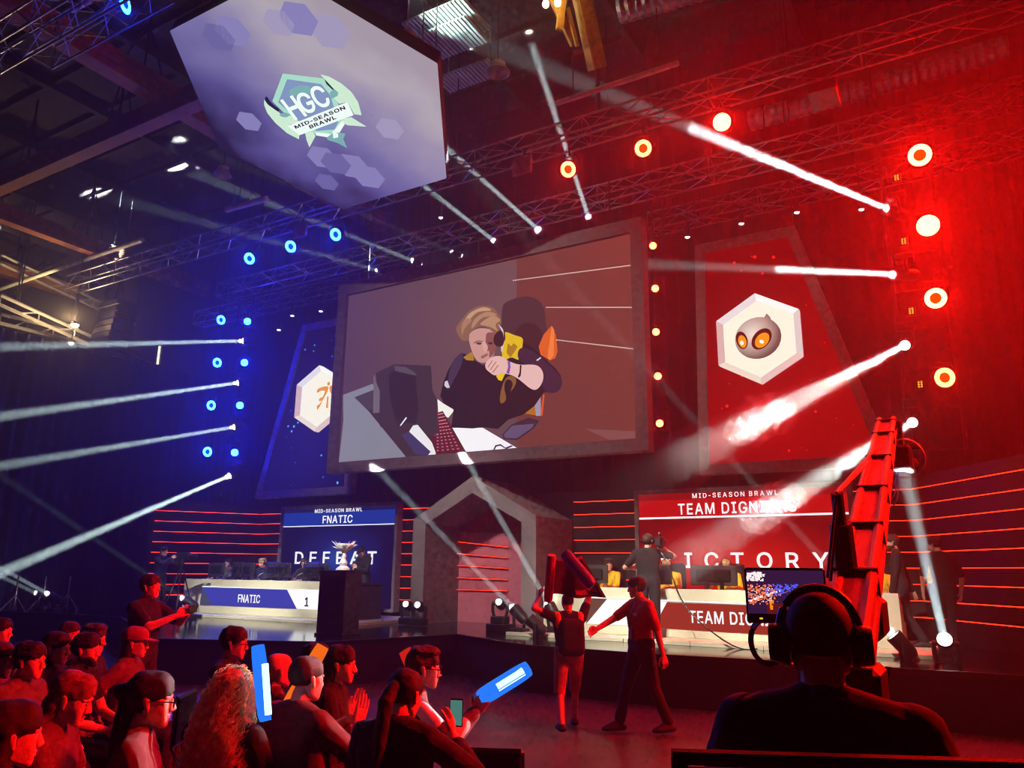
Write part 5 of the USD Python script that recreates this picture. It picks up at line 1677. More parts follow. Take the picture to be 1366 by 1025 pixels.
def put_chair(x, y, rz, label, group='stacking chairs of the audience'):
    if chair_proto[0] is None:
        o = chair_proto[0] = audience_chair()
        o.SetCustomDataByKey('label', label); o.SetCustomDataByKey('group', group)
        UsdGeom.Xformable(o).GetOrderedXformOps()[0].Set(Gf.Vec3d(float(x), float(y), 0.0))
        UsdGeom.Xformable(o).AddRotateZOp().Set(float(rz))
        return o
    return dup(chair_proto[0], (x, y, 0), rz, label, group)


def short(text, n):
    w = text.replace(',', '').split()[:n]
    while w[-1] in ('by', 'with', 'in', 'the', 'of', 'a', 'and', 'at', 'along', 'her', 'his', 'next', 'between', 'behind', 'from'):
        w.pop()
    return ' '.join(w)


def turn(rz):
    a = math.radians(rz)
    return np.array([[math.cos(a), -math.sin(a), 0], [math.sin(a), math.cos(a), 0], [0, 0, 1]])


def settle(o, q, rz, xy):
    """moves a figure so that its head stands over the given point; returns its new place"""
    h = turn(rz) @ q['head']
    loc = V3(xy[0] - h[0], xy[1] - h[1], 0)
    UsdGeom.Xformable(o).GetOrderedXformOps()[0].Set(Gf.Vec3d(*map(float, loc)))
    return loc


def seat(label, px, py, rz, ztop=1.31, chair=None, **kw):
    """a seated spectator whose head top is seen at the pixel; ztop is the sitting height"""
    r = ray(px, py)
    d = (ztop - EYE[2]) / r[2]
    p = EYE + r * d
    k = dict(pel=(0, -.02, .55 + (ztop - 1.31)), footL=(-.13, .42, .085), footR=(.13, .4, .085), handL=(-.13, .33, .66), handR=(.13, .33, .66), lean=4)
    k.update(kw)
    o, q = human('spectator', label, (0, 0, 0), rz, **k)
    loc = settle(o, q, rz, p)
    put_chair(loc[0], loc[1], rz, chair or 'black stacking chair under the ' + short(label, 11))
    return o, q, loc


def world(loc, rz, p):
    return V3(*loc) + turn(rz) @ V3(*p)


_mats['hair_curls'] = usdkit.material(stage, '/World/Looks/hair_curls', {'d': ('principled_bsdf', {'base_color': S(214, 176, 112), 'roughness': .45}), 't': ('translucent_bsdf', {'color': S(236, 208, 140)}), 'm': ('mix_closure', {'fac': .5})}, [('d.BSDF', 'm.closure1'), ('t.BSDF', 'm.closure2')], surface='m.closure')
RP = -58          # profile to the right of the picture
seat('spectator at the left edge, head cut by the frame, topmost', 4, 826, RP, hair='short', hair_mat='hair_dark', top='cloth_black')
seat('spectator at the left edge with reddish face, below another', 2, 857, RP, hair='crop', hair_mat='hair_brown', top='cloth_maroon', seed=1, fine=True)
seat('young man in profile with short dark hair and grey top, left crowd', 43, 858, RP - 2, hair='short', hair_mat='hair_dark', top='cloth_grey', sleeve=1.8, seed=2, fine=True)
seat('dark-haired spectator in profile behind the man in grey', 78, 845, RP, hair='bob', hair_mat='hair_dark', top='cloth_black', seed=1, fine=True)
seat('spectator with short hair in profile at the back of the left crowd', 95, 830, RP, hair='crop', hair_mat='hair_brown', top='cloth_black', ztop=1.28)
seat('spectator with tousled hair at the back, right in the left crowd', 127, 835, RP, hair='tousled', hair_mat='hair_brown', top='cloth_black', ztop=1.32)
seat('bearded man in profile, in front of the tousled spectator', 118, 846, RP, hair='short', hair_mat='hair_dark', beard=True, top='cloth_black', seed=2, fine=True)
oH, qH, lH = seat('man in a red baseball cap stretching his arm along the next chair', 183, 839, -50, hair='bob', hair_mat='hair_dark', cap='cap_maroon', top='cloth_maroon', sleeve=1.5, handR=(.42, -.4, .93), handL=(-.12, .36, .68), dirR=(.5, -.8, -.2), fine=True)
seat('long-haired spectator with reddish hair bent forward in front of the capped man', 100, 896, -48, hair='long', hair_mat='hair_red', top='cloth_maroon', look=(0, 14, 0), fine=True)
seat('woman with long dark hair and bun in profile, second row from the front', 205, 899, -42, ztop=1.34, hair='bun', hair_mat='hair_dark', top='cloth_maroon', female=True, sleeve=.9, glasses=True, fine=True)
seat('dark-haired spectator in the bottom left corner, back turned', 22, 938, -20, hair='bob', hair_mat='hair_dark', top='cloth_black', fine=True, seed=1)
oM, qM, lM = seat('woman with long curly blond hair glowing in the stage light', 314, 893, 12, hair='mane', hair_mat='hair_blond', top='cloth_black', female=True, sleeve=1.6, fine=True)
# loose curls over the blond hair
rng = np.random.default_rng(21)
mane = hair_of('mane', 0)
base_, fi = trimesh.sample.sample_surface(mane, 1500, seed=5)
nrm = mane.face_normals[fi]
P0, n_pt = [], 9
for b_, nn in zip(base_, nrm):
    if b_[1] > .06 and b_[2] < .06:
        continue
    ph, am = rng.random() * 6.28, .008 + .014 * rng.random()
    t = np.linspace(0, 1, n_pt)[:, None]
    dn = np.array([nn[0] * .03, nn[1] * .03, -.10 - .1 * rng.random()])
    side_ = np.cross(nn, (0, 0, 1.0)); side_ = side_ / (np.linalg.norm(side_) + 1e-6)
    P0.append(b_ + nn * (.004 + .02 * rng.random() * np.sin(t * 3.0)) + t * dn * (1 if b_[2] < .07 else .55) + side_ * am * np.sin(t * 14 + ph) + nn * am * .6 * np.cos(t * 14 + ph))
P0 = np.array(P0)
pts = P0.reshape(-1, 3) * qM['k'] @ qM['HR'].T + qM['head']
bc = UsdGeom.BasisCurves.Define(stage, str(oM.GetPath()) + '/hair_strands')
bc.CreateTypeAttr('cubic'); bc.CreateBasisAttr('catmullRom'); bc.CreateWrapAttr('nonperiodic')
bc.CreateCurveVertexCountsAttr(Vt.IntArray.FromNumpy(np.full(len(P0), n_pt, np.int32)))
bc.CreatePointsAttr(Vt.Vec3fArray.FromNumpy(pts.astype(np.float32)))
bc.CreateWidthsAttr(Vt.FloatArray.FromNumpy(np.full(len(pts), .0032, np.float32))); bc.SetWidthsInterpolation('vertex')
UsdShade.MaterialBindingAPI.Apply(bc.GetPrim()).Bind(M('hair_curls'))
tag(bc.GetPrim(), None, None, None, 'stuff')
seat('man with cropped dark hair and glasses at the stage edge, below the name panel', 314, 838, -55, ztop=1.36, hair='short', hair_mat='hair_dark', top='cloth_black', glasses=True)
seat('bald man lit red, beside the blue glowing stick', 374, 872, -25, ztop=1.22, hair=None, top='cloth_maroon', fine=True)
oP, qP, lP = seat('broad man in dark red T-shirt with short hair, clapping', 411, 877, -12, ztop=1.34, hair='crop', hair_mat='hair_brown', top='cloth_maroon', girth=1.25, sleeve=.8,
                  handL=(-.06, .40, .98), handR=(.05, .36, .96), dirL=(.1, .35, 1), dirR=(.05, .3, 1), palmL=(1, -.1, 0), palmR=(-1, .1, 0), curlL=.1, curlR=.1, poleL=(-.6, -.2, -.7), poleR=(.7, -.2, -.6), fine=True)
oQ, qQ, lQ = seat('man in a violet T-shirt with the orange glowing stick', 423, 861, -42, hair='short', hair_mat='hair_dark', top='cloth_violet', sleeve=.85, handR=(.22, .42, .7), handL=(-.1, .32, .74), fine=True)
seat('woman in dark red with long hair, right of the orange stick', 456, 863, -60, hair='long', hair_mat='hair_dark', top='cloth_black', female=True, fine=True)
oS, qS, lS = seat('woman with a dark ponytail looking at her phone', 542, 893, 14, hair='ponytail', hair_mat='hair_dark', top='cloth_navy', female=True, sleeve=1.7, handR=(.2, .26, .98), handL=(-.14, .3, .7), look=(-12, 14, 0), dirR=(-.2, .6, .7), fine=True)
GRIP = far(633, 950, 4.4)
TIP = far(705, 892, 4.55)
T_ = V3(-2.956, 3.931, 0)
oT, qT, lT = seat('man with glasses in a grey jacket with white patches', 566, 866, -48, ztop=1.34, hair='tousled', hair_mat='hair_brown', top='cloth_grey', sleeve=1.9, glasses=True, handR=tuple(turn(48) @ (GRIP - T_)), handL=(-.12, .4, .7), bottom='cloth_violet', dirR=tuple(turn(48) @ V3(.2, .1, .3)), curlR=1.2, fine=True)
k = qT['k']
s, e, w = qT['J'][1]
for a, b, r in ((.1, .55, .052), (1.15, 1.5, .044)):
    A = s + (e - s) * a if a < 1 else e + (w - e) * (a - 1)
    B = s + (e - s) * b if b < 1 else e + (w - e) * (b - 1)
    part(oT, 'sleeve_patch', soften(hull(sp(A + V3(.026, 0, .012), r), sp(B + V3(.026, 0, .012), r)), .025, 3), M('cloth_white'), smooth=50)
p = far(652, 968, 4.3)
put_chair(p[0], p[1], 25, 'empty black stacking chair right of the man in the patched jacket')
o = single('folded_paper', box((p[0] + .12, p[1] - .05, .475), (p[0] + .32, p[1] + .12, .482)), M('cloth_white'), 'white leaflet lying on the empty chair', 'leaflet')


# ------------------------------------------------------------------ glowing sticks
def glow_tube(label, a, b, r, matname, flat=.5, tip='plain'):
    """inflatable stick: a soft, flattened tube with welded ends"""
    a, b = V3(*a), V3(*b)
    L = np.linalg.norm(b - a)
    o = thing('inflatable_stick', label, 'stick', a)
    prof = [(r * .72, 0), (r * .95, .03), (r, .09), (r, L - .09), (r * .97, L - .04), (r * .9, L - .01), (r * .88, L)]
    ms = lathe([(0, 0)] + prof + [(0, L)], 14, (0, 0, 0), b - a)
    part(o, 'tube', ms, M(matname), smooth=40)
    d = (b - a) / L
    h, g, _ = frame_of(d)
    part(o, 'seam', tube([h * r * 1.0, h * r * 1.0 + d * L], .004, 4), M(matname))
    return o


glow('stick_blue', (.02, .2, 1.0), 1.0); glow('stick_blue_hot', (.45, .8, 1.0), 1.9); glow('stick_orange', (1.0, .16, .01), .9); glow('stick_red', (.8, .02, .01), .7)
mat('stick_red_dull', S(190, 30, 26), .4); mat('stick_blue_dull', S(70, 84, 230), .4)
dM = np.linalg.norm(lM[:2])
o = glow_tube('upright blue glowing stick beside the blond woman', far(354, 962, 3.75), far(344, 862, 3.9), .036, 'stick_blue')
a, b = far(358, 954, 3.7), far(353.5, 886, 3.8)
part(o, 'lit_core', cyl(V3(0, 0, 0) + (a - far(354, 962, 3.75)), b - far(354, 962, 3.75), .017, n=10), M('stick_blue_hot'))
glow_tube('orange glowing stick held up by the man in violet', far(380, 950, 4.35), far(431, 862, 4.5), .042, 'stick_orange')
glow_tube('red glowing stick raised behind the woman with the ponytail', far(556, 898, 4.7), far(540, 868, 4.75), .045, 'stick_red')
dS = (TIP - GRIP) / np.linalg.norm(TIP - GRIP)
st, tip = GRIP + dS * .03 + V3(0, 0, .05), TIP
o = glow_tube('bright blue glowing stick held out to the right', st, tip, .05, 'stick_blue')
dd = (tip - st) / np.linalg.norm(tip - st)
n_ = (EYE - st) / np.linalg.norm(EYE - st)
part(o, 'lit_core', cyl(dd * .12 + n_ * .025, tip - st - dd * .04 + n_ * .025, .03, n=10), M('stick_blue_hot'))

o = thing('phone', 'smartphone with lit screen in the hand of the ponytailed woman', 'phone', world(lS, 14, qS['J'][1][2] + V3(-.01, .09, .09)), 14)
glow('phone_screen', S(70, 120, 110), 1.0)
part(o, 'case', box((-.037, .0, -.07), (.037, .009, .07), .004), M('plastic_black'))
part(o, 'screen', box((-.033, -.002, -.062), (.033, .0, .062)), M('phone_screen'))

# ------------------------------------------------------------------ standing people on the floor
p = far(202, 772, 7.9)
oF, qF = human('photographer', 'man in black T-shirt taking a picture with his phone, left of the cream desk', (0, 0, 0), -68, h=1.78, handR=(.12, .42, 1.34), handL=(-.1, .42, 1.36), top='cloth_black', sleeve=.8, hair='short', hair_mat='hair_brown', bottom='trousers_dark', curlL=.8, curlR=.8)
lF = settle(oF, qF, -68, p)
q = world(lF, -68, (.01, .52, 1.4))
o = thing('phone', 'phone held up by the man taking a picture', 'phone', q, -68)
part(o, 'case', box((-.075, 0, -.037), (.075, .009, .037), .004), M('plastic_black'))
part(o, 'screen', box((-.07, -.002, -.033), (.07, 0, .033)), M('vinyl_black'))

# the fan with the flag and the man in red steering him
p = atz(752, 981, 0)
rzF = 40
hx_ = far(757, 803, np.linalg.norm(p[:2]) * .985)
oW, qW = human('flag_waver', 'man in shorts carrying a flag and inflatable sticks over his head', (0, 0, 0), rzF, h=1.6, handL=(-.32, .2, 1.5), handR=(.3, .18, 1.72), dirL=(.1, .2, 1), dirR=(-.1, .2, 1), poleL=(-1, -.2, .2), poleR=(1, -.2, .1), footL=(-.16, -.28, .14), footR=(.12, .24, .1),
               top='cloth_navy', sleeve=.55, hair='crop', hair_mat='hair_dark', bottom='cloth_tan', legs='shorts', collar='cloth_yellow', lean=4, fine=True, curlL=1.1, curlR=1.1)
lW = settle(oW, qW, rzF, hx_)
for s in (-1, 1):
    a = qW['J'][s][0]
    part(oW, 'shoulder_panel', soften(hull(sp(a + V3(-s * .03, -.01, .015), .062), sp(a + V3(-s * .05, -.03, -.1), .05)), .03, 3), M('cloth_yellow'), smooth=50)
part(oW, 'rucksack', soften(hull(sp(qW['chest'] + V3(-.08, -.15, .05), .075), sp(qW['chest'] + V3(.08, -.15, .05), .075), sp(qW['chest'] + V3(-.08, -.16, -.22), .08), sp(qW['chest'] + V3(.08, -.16, -.22), .08)), .04, 4), M('cloth_black'), smooth=50)
dW = (V3(*lW) - EYE) @ CAM_F
hl, hr = world(lW, rzF, qW['J'][-1][2]), world(lW, rzF, qW['J'][1][2])


def stick_at(label, p0, p1, d0, d1, r, m_):
    return glow_tube(label, far(*p0, d0), far(*p1, d1), r, m_)


stick_at('red inflatable stick standing up from the flag man\'s left hand', (731, 803), (736, 741), dW + .1, dW + .05, .055, 'stick_red_dull')
o = stick_at('blue inflatable stick slanting over the flag man\'s head', (791, 782), (753, 738), dW - .1, dW + .1, .07, 'stick_blue_dull')
# flag cloth, sagging between the two sticks
mat('flag_black', S(40, 24, 27), .85, noise=(6, .2)); mat('flag_red', S(150, 34, 40), .85)
NU, NVV = 26, 18
tl, tr, bl, br = far(737, 744, dW + .3), far(776, 742, dW + .4), far(738, 792, dW + .3), far(808, 796, dW + .45)
uu, vv = np.meshgrid(np.linspace(0, 1, NU), np.linspace(0, 1, NVV), indexing='ij')
P_ = ((1 - uu) * (1 - vv))[..., None] * tl + (uu * (1 - vv))[..., None] * tr + ((1 - uu) * vv)[..., None] * bl + (uu * vv)[..., None] * br
P_ = P_ - (np.sin(uu * 11 + vv * 3) * .03 * (.4 + vv))[..., None] * CAM_F + (np.sin(uu * 3.1) * .03)[..., None] * V3(0, 0, -1)
idx = np.arange(NU * NVV).reshape(NU, NVV)
fq = np.stack([idx[:-1, :-1], idx[1:, :-1], idx[1:, 1:], idx[:-1, 1:]], -1).reshape(-1, 4)
V_ = np.vstack([P_.reshape(-1, 3), P_.reshape(-1, 3) + CAM_F * .006])
n2 = NU * NVV
o = thing('flag', 'black and red team flag held over the head of the man in shorts', 'flag')
part(o, 'cloth', trimesh.Trimesh(V_, np.vstack([fq[:, [0, 1, 2]], fq[:, [0, 2, 3]], (fq + n2)[:, [0, 2, 1]], (fq + n2)[:, [0, 3, 2]]]), process=False), M('flag_black'), smooth=60)


def flag_patch(nm, u0, u1, v0, v1, m_, sl=0.0):
    us, vs = np.meshgrid(np.linspace(0, 1, 8), np.linspace(0, 1, 3), indexing='ij')
    U, W = u0 + (u1 - u0) * us, v0 + (v1 - v0) * vs + sl * us
    Q = ((1 - U) * (1 - W))[..., None] * tl + (U * (1 - W))[..., None] * tr + ((1 - U) * W)[..., None] * bl + (U * W)[..., None] * br
    Q = Q - (np.sin(U * 11 + W * 3) * .03 * (.4 + W))[..., None] * CAM_F + (np.sin(U * 3.1) * .03)[..., None] * V3(0, 0, -1) - CAM_F * .006
    i = np.arange(24).reshape(8, 3)
    f_ = np.stack([i[:-1, :-1], i[1:, :-1], i[1:, 1:], i[:-1, 1:]], -1).reshape(-1, 4)
    part(o, nm, trimesh.Trimesh(np.vstack([Q.reshape(-1, 3), Q.reshape(-1, 3) + CAM_F * .003]), np.vstack([f_[:, [0, 1, 2]], f_[:, [0, 2, 3]], (f_ + 24)[:, [0, 2, 1]], (f_ + 24)[:, [0, 3, 2]]]), process=False), M(m_), smooth=60)


flag_patch('red_mark', .45, .68, .78, .9, 'flag_red', .03); flag_patch('red_mark', .72, .9, .70, .84, 'flag_red', .05); flag_patch('red_edge', .0, 1, .0, .05, 'flag_red')
flag_patch('pale_mark', .62, .78, .35, .42, 'gold_red', -.1); flag_patch('red_edge', .94, 1.0, .05, 1.0, 'flag_red')

p = atz(858, 986, 0)
rzR = 140
hR_ = far(849, 786, np.linalg.norm(p[:2]) * .985)
tgt = world(lW, rzF, qW['chest'] + V3(.1, -.13, -.1))
a = math.radians(-rzR)
hdir = V3(hR_[0], hR_[1], 0)
loc_guess = hdir
local = turn(-rzR) @ (tgt - loc_guess)
oR, qR = human('steward', 'man in red T-shirt and dark trousers guiding the flag carrier', (0, 0, 0), rzR, h=1.80, handR=tuple(local), handL=(-.3, -.12, .86), top='cloth_red', sleeve=.85, hair='short', hair_mat='hair_dark', bottom='trousers_dark', look=(-38, 6, 0), footL=(-.16, -.24, .12), footR=(.12, .26, .085), poleR=(.2, -.4, -.8), fine=True)
lR = settle(oR, qR, rzR, hR_)
n0 = qR['neck']
part(oR, 'lanyard', tube(spline([n0 + V3(-.07, .03, 0), qR['chest'] + V3(-.03, .14, .02), qR['chest'] + V3(0, .145, -.12)], 10), .006, 5), M('cloth_black'))
part(oR, 'lanyard', tube(spline([n0 + V3(.07, .03, 0), qR['chest'] + V3(.03, .14, .02), qR['chest'] + V3(0, .145, -.12)], 10), .006, 5), M('cloth_black'))
part(oR, 'badge', box(qR['chest'] + V3(-.04, .125, -.24), qR['chest'] + V3(.04, .145, -.12), .004), M('set_grey'))
part(oR, 'shirt_print', box(qR['chest'] + V3(-.13, .118, .02), qR['chest'] + V3(-.05, .128, .05), .003), M('cloth_white'))

# ------------------------------------------------------------------ camera crane, its monitor and operator in the foreground
mat('crane_red', S(126, 104, 104), .45, metal=.2)
PV = far(1134, 800, 3.25)                                  # pivot
rear, tipc = far(1127, 874, 2.55), far(1183, 566, 7.2)
o = thing('camera_crane', 'long camera crane arm rising in red light at the right', 'camera crane', (PV[0], PV[1], 0))
off = V3(PV[0], PV[1], 0)
A_, B_ = rear - off, tipc - off
d = (B_ - A_) / np.linalg.norm(B_ - A_)
sx = np.cross(d, (0, 0, 1)); sx /= np.linalg.norm(sx)
sz = np.cross(sx, d)
w0, w1 = .062, .06
for s1 in (-1, 1):
    for s2 in (-1, 1):
        part(o, 'arm_rail', tube([A_ + sx * s1 * w0 + sz * s2 * w0 * .8, B_ + sx * s1 * w1 + sz * s2 * w1 * .8], .024, 8), M('crane_red'), smooth=40)
part(o, 'arm_web', trimesh.convex.convex_hull(np.array([A_ + sx * s1 * w0 * .9 + sz * s2 * .055 for s1 in (-1, 1) for s2 in (-1, 1)] + [B_ + sx * s1 * w1 * .9 + sz * s2 * .05 for s1 in (-1, 1) for s2 in (-1, 1)])), M('crane_red'))
L_ = np.linalg.norm(B_ - A_)
for t in (.13, .27, .43, .62, .82, .96):
    c = A_ + d * L_ * t
    part(o, 'clamp', trimesh.convex.convex_hull(np.array([c + sx * s1 * .084 + sz * s2 * .078 + d * s3 * .009 for s1 in (-1, 1) for s2 in (-1, 1) for s3 in (-1, 1)])), M('black_paint'))
post_t, post_b = far(1116, 658, 3.15) - off, far(1134, 800, 3.2) - off
part(o, 'king_post', tube([post_b, post_b + (post_t - post_b) * .72], .045, 8), M('black_paint'))
part(o, 'king_post_tip', tube([post_b + (post_t - post_b) * .7, post_t], .024, 8), M('black_paint'))
for q in (far(1177, 588, 6.8), far(1171, 606, 6.2)):
    part(o, 'guy_wire', tube([post_t, q - off], .009, 5), M('crane_red'))
for q in (far(1104, 770, 2.9), far(1108, 775, 2.95)):
    part(o, 'guy_wire', tube([post_t, q - off], .007, 5), M('black_paint'))
part(o, 'pivot_head', box(V3(-.13, -.16, PV[2] - .16), V3(.13, .16, PV[2] + .02), .03), M('black_paint'))
part(o, 'column', cyl((0, 0, .25), (0, 0, PV[2] - .14), .08, n=14), M('black_paint'), smooth=40)
part(o, 'dolly', box((-.45, -.45, .14), (.45, .45, .26), .03), M('black_paint'))
for x in (-1, 1):
    for y in (-1, 1):
        part(o, 'wheel', cyl((x * .4 - .04, y * .4, .09), (x * .4 + .04, y * .4, .09), .09, n=14), M('plastic_black'))
part(o, 'counterweight', box(A_ + V3(-.12, -.2, -.22), A_ + V3(.12, .05, -.02), .02), M('black_paint'))
# remote head with its camera at the far end
hd = far(1203, 612, 7.1) - off
part(o, 'remote_head', cat(tube([B_, B_ + V3(.1, 0, .0), hd + V3(0, 0, .22), hd + V3(0, 0, .1)], .035, 8), tube([hd + V3(-.16, 0, .1), hd + V3(.16, 0, .1)], .03, 6)), M('black_paint'))
part(o, 'camera_body', box(hd + V3(-.09, -.2, -.1), hd + V3(.09, .16, .1), .02), M('plastic_black'))
part(o, 'camera_lens', cyl(hd + V3(0, .15, 0), hd + V3(.05, .36, -.02), .06, .075, 14), M('plastic_black'))
part(o, 'head_ring', lathe([(.17, -.012), (.185, -.012), (.185, .012), (.17, .012), (.17, -.012)], 26, hd + V3(.02, 0, .0), (.3, .9, .2)), M('steel'))
part(o, 'loose_cable', cat(*[tube(spline([hd + V3(-.12, 0, .05), hd + V3(-.22 - .03 * i, .02 * i, -.14 - .05 * i), hd + V3(-.18, .03, -.3 - .06 * i), hd + V3(-.05, .02, -.12)], 14), .006, 4) for i in range(3)]), M('steel'))

# monitor on the crane
dm = 2.5
c = far(1048, 795, dm)
rzm = 12
o = thing('field_monitor', 'flat monitor showing the crowd, in front of the crane operator', 'monitor', c, rzm)
mw, mh = .125, .088
part(o, 'casing', box((-mw, 0, -mh), (mw, .03, mh), .006), M('plastic_black'))
glow('crowd_dark', S(52, 24, 62)); glow('crowd_orange', S(255, 120, 70)); glow('crowd_blue', S(70, 90, 250)); glow('crowd_white', S(255, 236, 235)); glow('crowd_violet', S(150, 110, 220)); glow('crowd_floor', S(96, 22, 30)); glow('crowd_amber', S(255, 140, 20))
part(o, 'picture', box((-mw + .006, -.002, -mh + .03), (mw - .006, .0, mh - .008)), M('crowd_dark'))
rng = np.random.default_rng(8)


def dots(nm, n, fx, size, m_):
    ms = []
    for i in range(n):
        x, z = fx()
        x, z = np.clip(x, -mw + .01, mw - .01), np.clip(z, -mh + .034, mh - .012)
        s = size * (.5 + rng.random())
        ms.append(box((x - s, -.004, z - s), (x + s, -.002, z + s)))
    part(o, nm, cat(ms), M(m_), kind='stuff')


U_ = lambda a, b: a + (b - a) * rng.random()
part(o, 'picture_floor', box((-.06, -.003, -mh + .03), (mw - .006, -.002, -.025)), M('crowd_floor'))
dots('picture_crowd', 150, lambda: (U_(-.12, -.05 + .05 * rng.random()), U_(-.03, .035)), .0022, 'crowd_orange')
dots('picture_crowd', 60, lambda: (U_(-.12, -.04), U_(-.02, .03)), .0015, 'crowd_white')
dots('picture_lights', 60, lambda: (U_(-.12, -.06), U_(.045, .075)), .003, 'crowd_white')
dots('picture_crowd', 90, lambda: (U_(-.06, .04), U_(.005, .035)), .0022, 'crowd_blue')
dots('picture_crowd', 40, lambda: (U_(-.05, .05), U_(.0, .03)), .0016, 'crowd_violet')
dots('picture_lights', 40, lambda: ((lambda t: (-.115 + .1 * t, -.02 + .035 * t + .003 * rng.random()))(rng.random())), .0022, 'crowd_white')
dots('picture_figure', 14, lambda: (U_(-.049, -.041), U_(-.045, -.018)), .003, 'crowd_amber')
part(o, 'button', box((-.085, -.003, -mh + .012), (-.075, .0, -mh + .018)), M('amber_dots'))
part(o, 'button', box((-.02, -.003, -mh + .012), (-.012, .0, -mh + .016)), M('amber_dots'))
bk = PV - c
part(o, 'mounting_arm', tube([V3(.02, .03, -.02), V3(.1, .12, -.1), turn(-rzm) @ (V3(PV[0], PV[1], PV[2] - .1) - c)], .014, 6), M('black_paint'))
o = thing('control_box', 'black electronics box with cables under the crowd monitor', 'box', far(1060, 858, 2.55), rzm)
part(o, 'housing', box((-.055, 0, -.06), (.045, .06, .07), .008), M('plastic_black'))
part(o, 'label_plate', box((-.0, -.003, -.01), (.03, .0, .012)), M('cloth_white'))
loops = []
for i in range(4):
    t = np.linspace(-.6, 5.2, 36)
    loops.append(tube(np.c_[-.085 + (.048 + .004 * i) * np.cos(t), np.full(36, .01 * i), -.0 + (.066 + .004 * i) * np.sin(t)], .0035, 5))
for lp in loops:
    part(o, 'cable_loop', lp, M('plastic_black'))
part(o, 'bracket', tube([(0, .03, .07), (.0, .05, .14), (.03, .12, .2)], .012, 5), M('black_paint'))
# stand with clamps to the right of the crane
c = far(1146, 880, 3.0)
o = thing('accessory_stand', 'black pole with knobs and clamps right of the crane arm', 'stand', (c[0], c[1], 0))
zt = far(1142, 792, 3.0)[2]
part(o, 'pole', cyl((0, 0, .03), (0, 0, zt), .013, n=8), M('plastic_black'))
part(o, 'foot', box((-.25, -.25, 0), (.25, .25, .03), .01), M('plastic_black'))
for py in (806, 818, 842, 850, 874):
    z = far(1146, py, 3.0)[2]
    part(o, 'clamp', cat(box((-.03, -.03, z - .014), (.03, .03, z + .014), .006), cyl((.02, 0, z), (.06, 0, z), .012, n=8)), M('plastic_black'))
part(o, 'arm', tube([(0, 0, zt - .3), (.1, 0, zt - .31), (.1, 0, zt - .27)], .012, 6), M('plastic_black'))

# operator, back to the viewer
rzO = 9
oO, qO = human('crane_operator', 'crane operator with big headset in the right foreground, back turned', (0, 0, 0), rzO, h=1.81, handL=(-.2, .42, 1.2), handR=(.2, .42, 1.2), top='cloth_black', sleeve=1.9, hair='crop', hair_mat='hair_dark', headset=False, bottom='trousers_dark', fine=True, girth=1.08, collar='cloth_black')
lO = settle(oO, qO, rzO, far(1091, 824, 1.98))
HRm, hcm, kk = qO['HR'], qO['head'], qO['k']


def on_head(m):
    m = m.copy(); m.vertices = m.vertices * kk @ HRm.T + hcm
    return m


t = np.linspace(-.02, math.pi + .02, 20)
part(oO, 'headset_band', on_head(tube(np.c_[np.cos(t) * .09, np.full(20, -.012), np.sin(t) * .1 + .028], .012, 8)), M('plastic_black'))
for s in (-1, 1):
    part(oO, 'headset_cup', on_head(cat(cyl((s * .075, -.012, -.005), (s * .118, -.012, -.005), .052, .044, 18), cyl((s * .07, -.012, -.005), (s * .085, -.012, -.005), .056, n=18))), M('plastic_black'), smooth=40)
part(oO, 'headset_microphone', on_head(tube(spline([(-.1, .0, -.03), (-.09, .07, -.06), (-.04, .12, -.07)], 10), .005, 5)), M('plastic_black'))

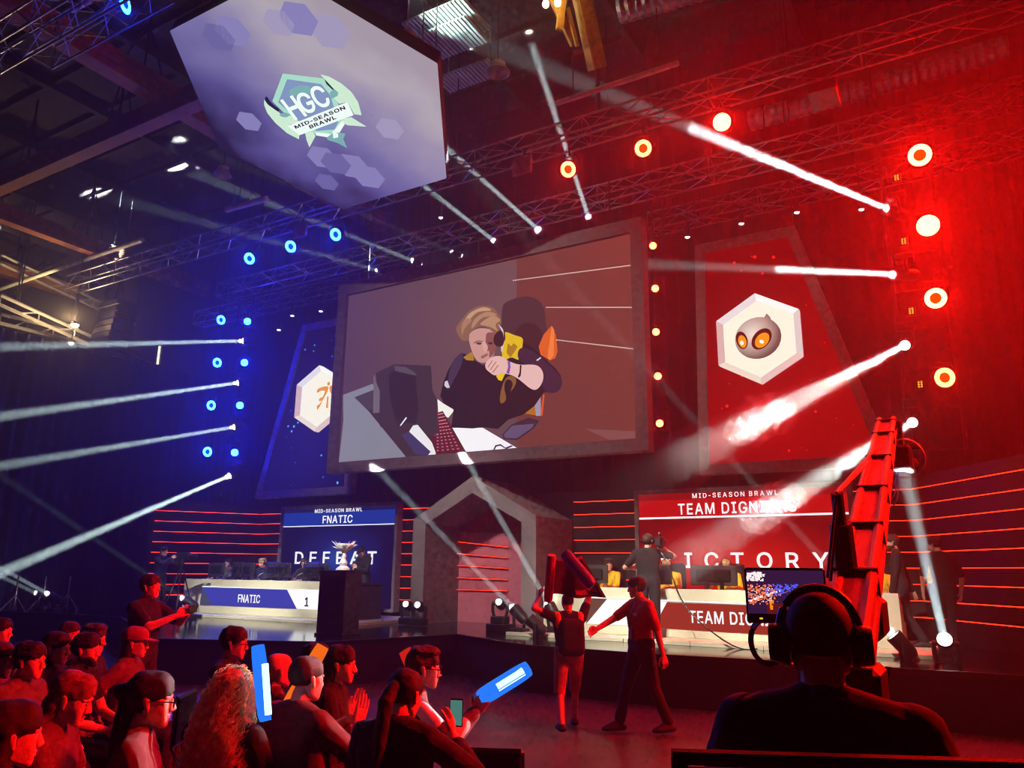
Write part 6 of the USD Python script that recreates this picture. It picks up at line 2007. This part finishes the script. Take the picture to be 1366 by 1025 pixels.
# rail in the very front
a, b = far(896, 1003, 1.62), far(1400, 1032, 1.55)
o = thing('front_rail', 'dark rail with red-lit edge at the bottom right', 'rail')
z0 = (a[2] + b[2]) / 2
part(o, 'handrail', tube([(a[0], a[1], z0), (b[0], b[1], z0)], .016, 8), M('black_paint'))
for t in (.02, .5, .98):
    q = V3(*a) * (1 - t) + V3(*b) * t
    part(o, 'post', cyl((q[0], q[1], 0), (q[0], q[1], z0), .018, n=8), M('black_paint'))
part(o, 'panel', trimesh.convex.convex_hull(np.array([(q[0], q[1] + e_, z) for q in (a, b) for e_ in (0, .012) for z in (.05, z0 - .02)])), M('skirt_black'))

# ------------------------------------------------------------------ hazy air, denser puffs in some beams
def clumpy(name, density):
    """smoke that thins out into wisps"""
    return usdkit.material(stage, '/World/Looks/' + name, {'t': ('texture_coordinate', {}), 'n': ('noise_texture', {'type': 'fBM', 'scale': 7.0, 'detail': 3.0, 'roughness': .6}),
                                                           'k': ('map_range', {'from_min': .42, 'from_max': .62, 'to_min': 0.0, 'to_max': float(density), 'clamp': True}), 'v': ('scatter_volume', {'color': (1, 1, 1), 'anisotropy': .66})},
                           [('t.object', 'n.vector'), ('n.fac', 'k.value'), ('k.result', 'v.density')], volume='v.volume')


single('haze', box((-43.8, 6.0, .004), (7.8, 16.7, 13.6)), volume('haze_air', HAZE), 'thin stage haze filling the air over the stage', 'haze', kind='stuff')
single('haze', box((-43.8, -5.9, .004), (7.8, 5.999, 13.6)), volume('haze_hall', HAZE * .3), 'thinner haze in the air over the audience', 'haze', kind='stuff')
for i, (m_, dens, lab) in enumerate(SMOKE):
    single('smoke_streak', m_, volume(f'smoke_streak_{i}', dens), lab, 'smoke', kind='stuff', smooth=True)
p, q = at(1207, 461, YCOL), BLOND
for i, (src, q, t, L, r, dens, lab) in enumerate(((at(1207, 461, YCOL), BLOND, .5, .8, .28, .2, 'bright puff of stage smoke in the third right beam'), (at(1217, 564, YCOL), PATCH, .3, .5, .2, .08, 'small puff of stage smoke in the lowest right beam'), (at(1217, 564, YCOL), PATCH, .56, .7, .26, .2, 'bright puff of stage smoke at the far end of the lowest right beam'))):
    d = (q - src) / np.linalg.norm(q - src)
    a_, b_, _ = frame_of(d)
    m = trimesh.creation.icosphere(3, 1.0)
    v = m.vertices
    m.vertices = src + (q - src) * t + v[:, :1] * d * L + v[:, 1:2] * a_ * r + v[:, 2:] * b_ * r
    rumple(m, 4, .09, i)
    single('smoke_puff', m, clumpy(f'smoke_{i}', dens * 2.2), lab, 'smoke', kind='stuff', smooth=True)
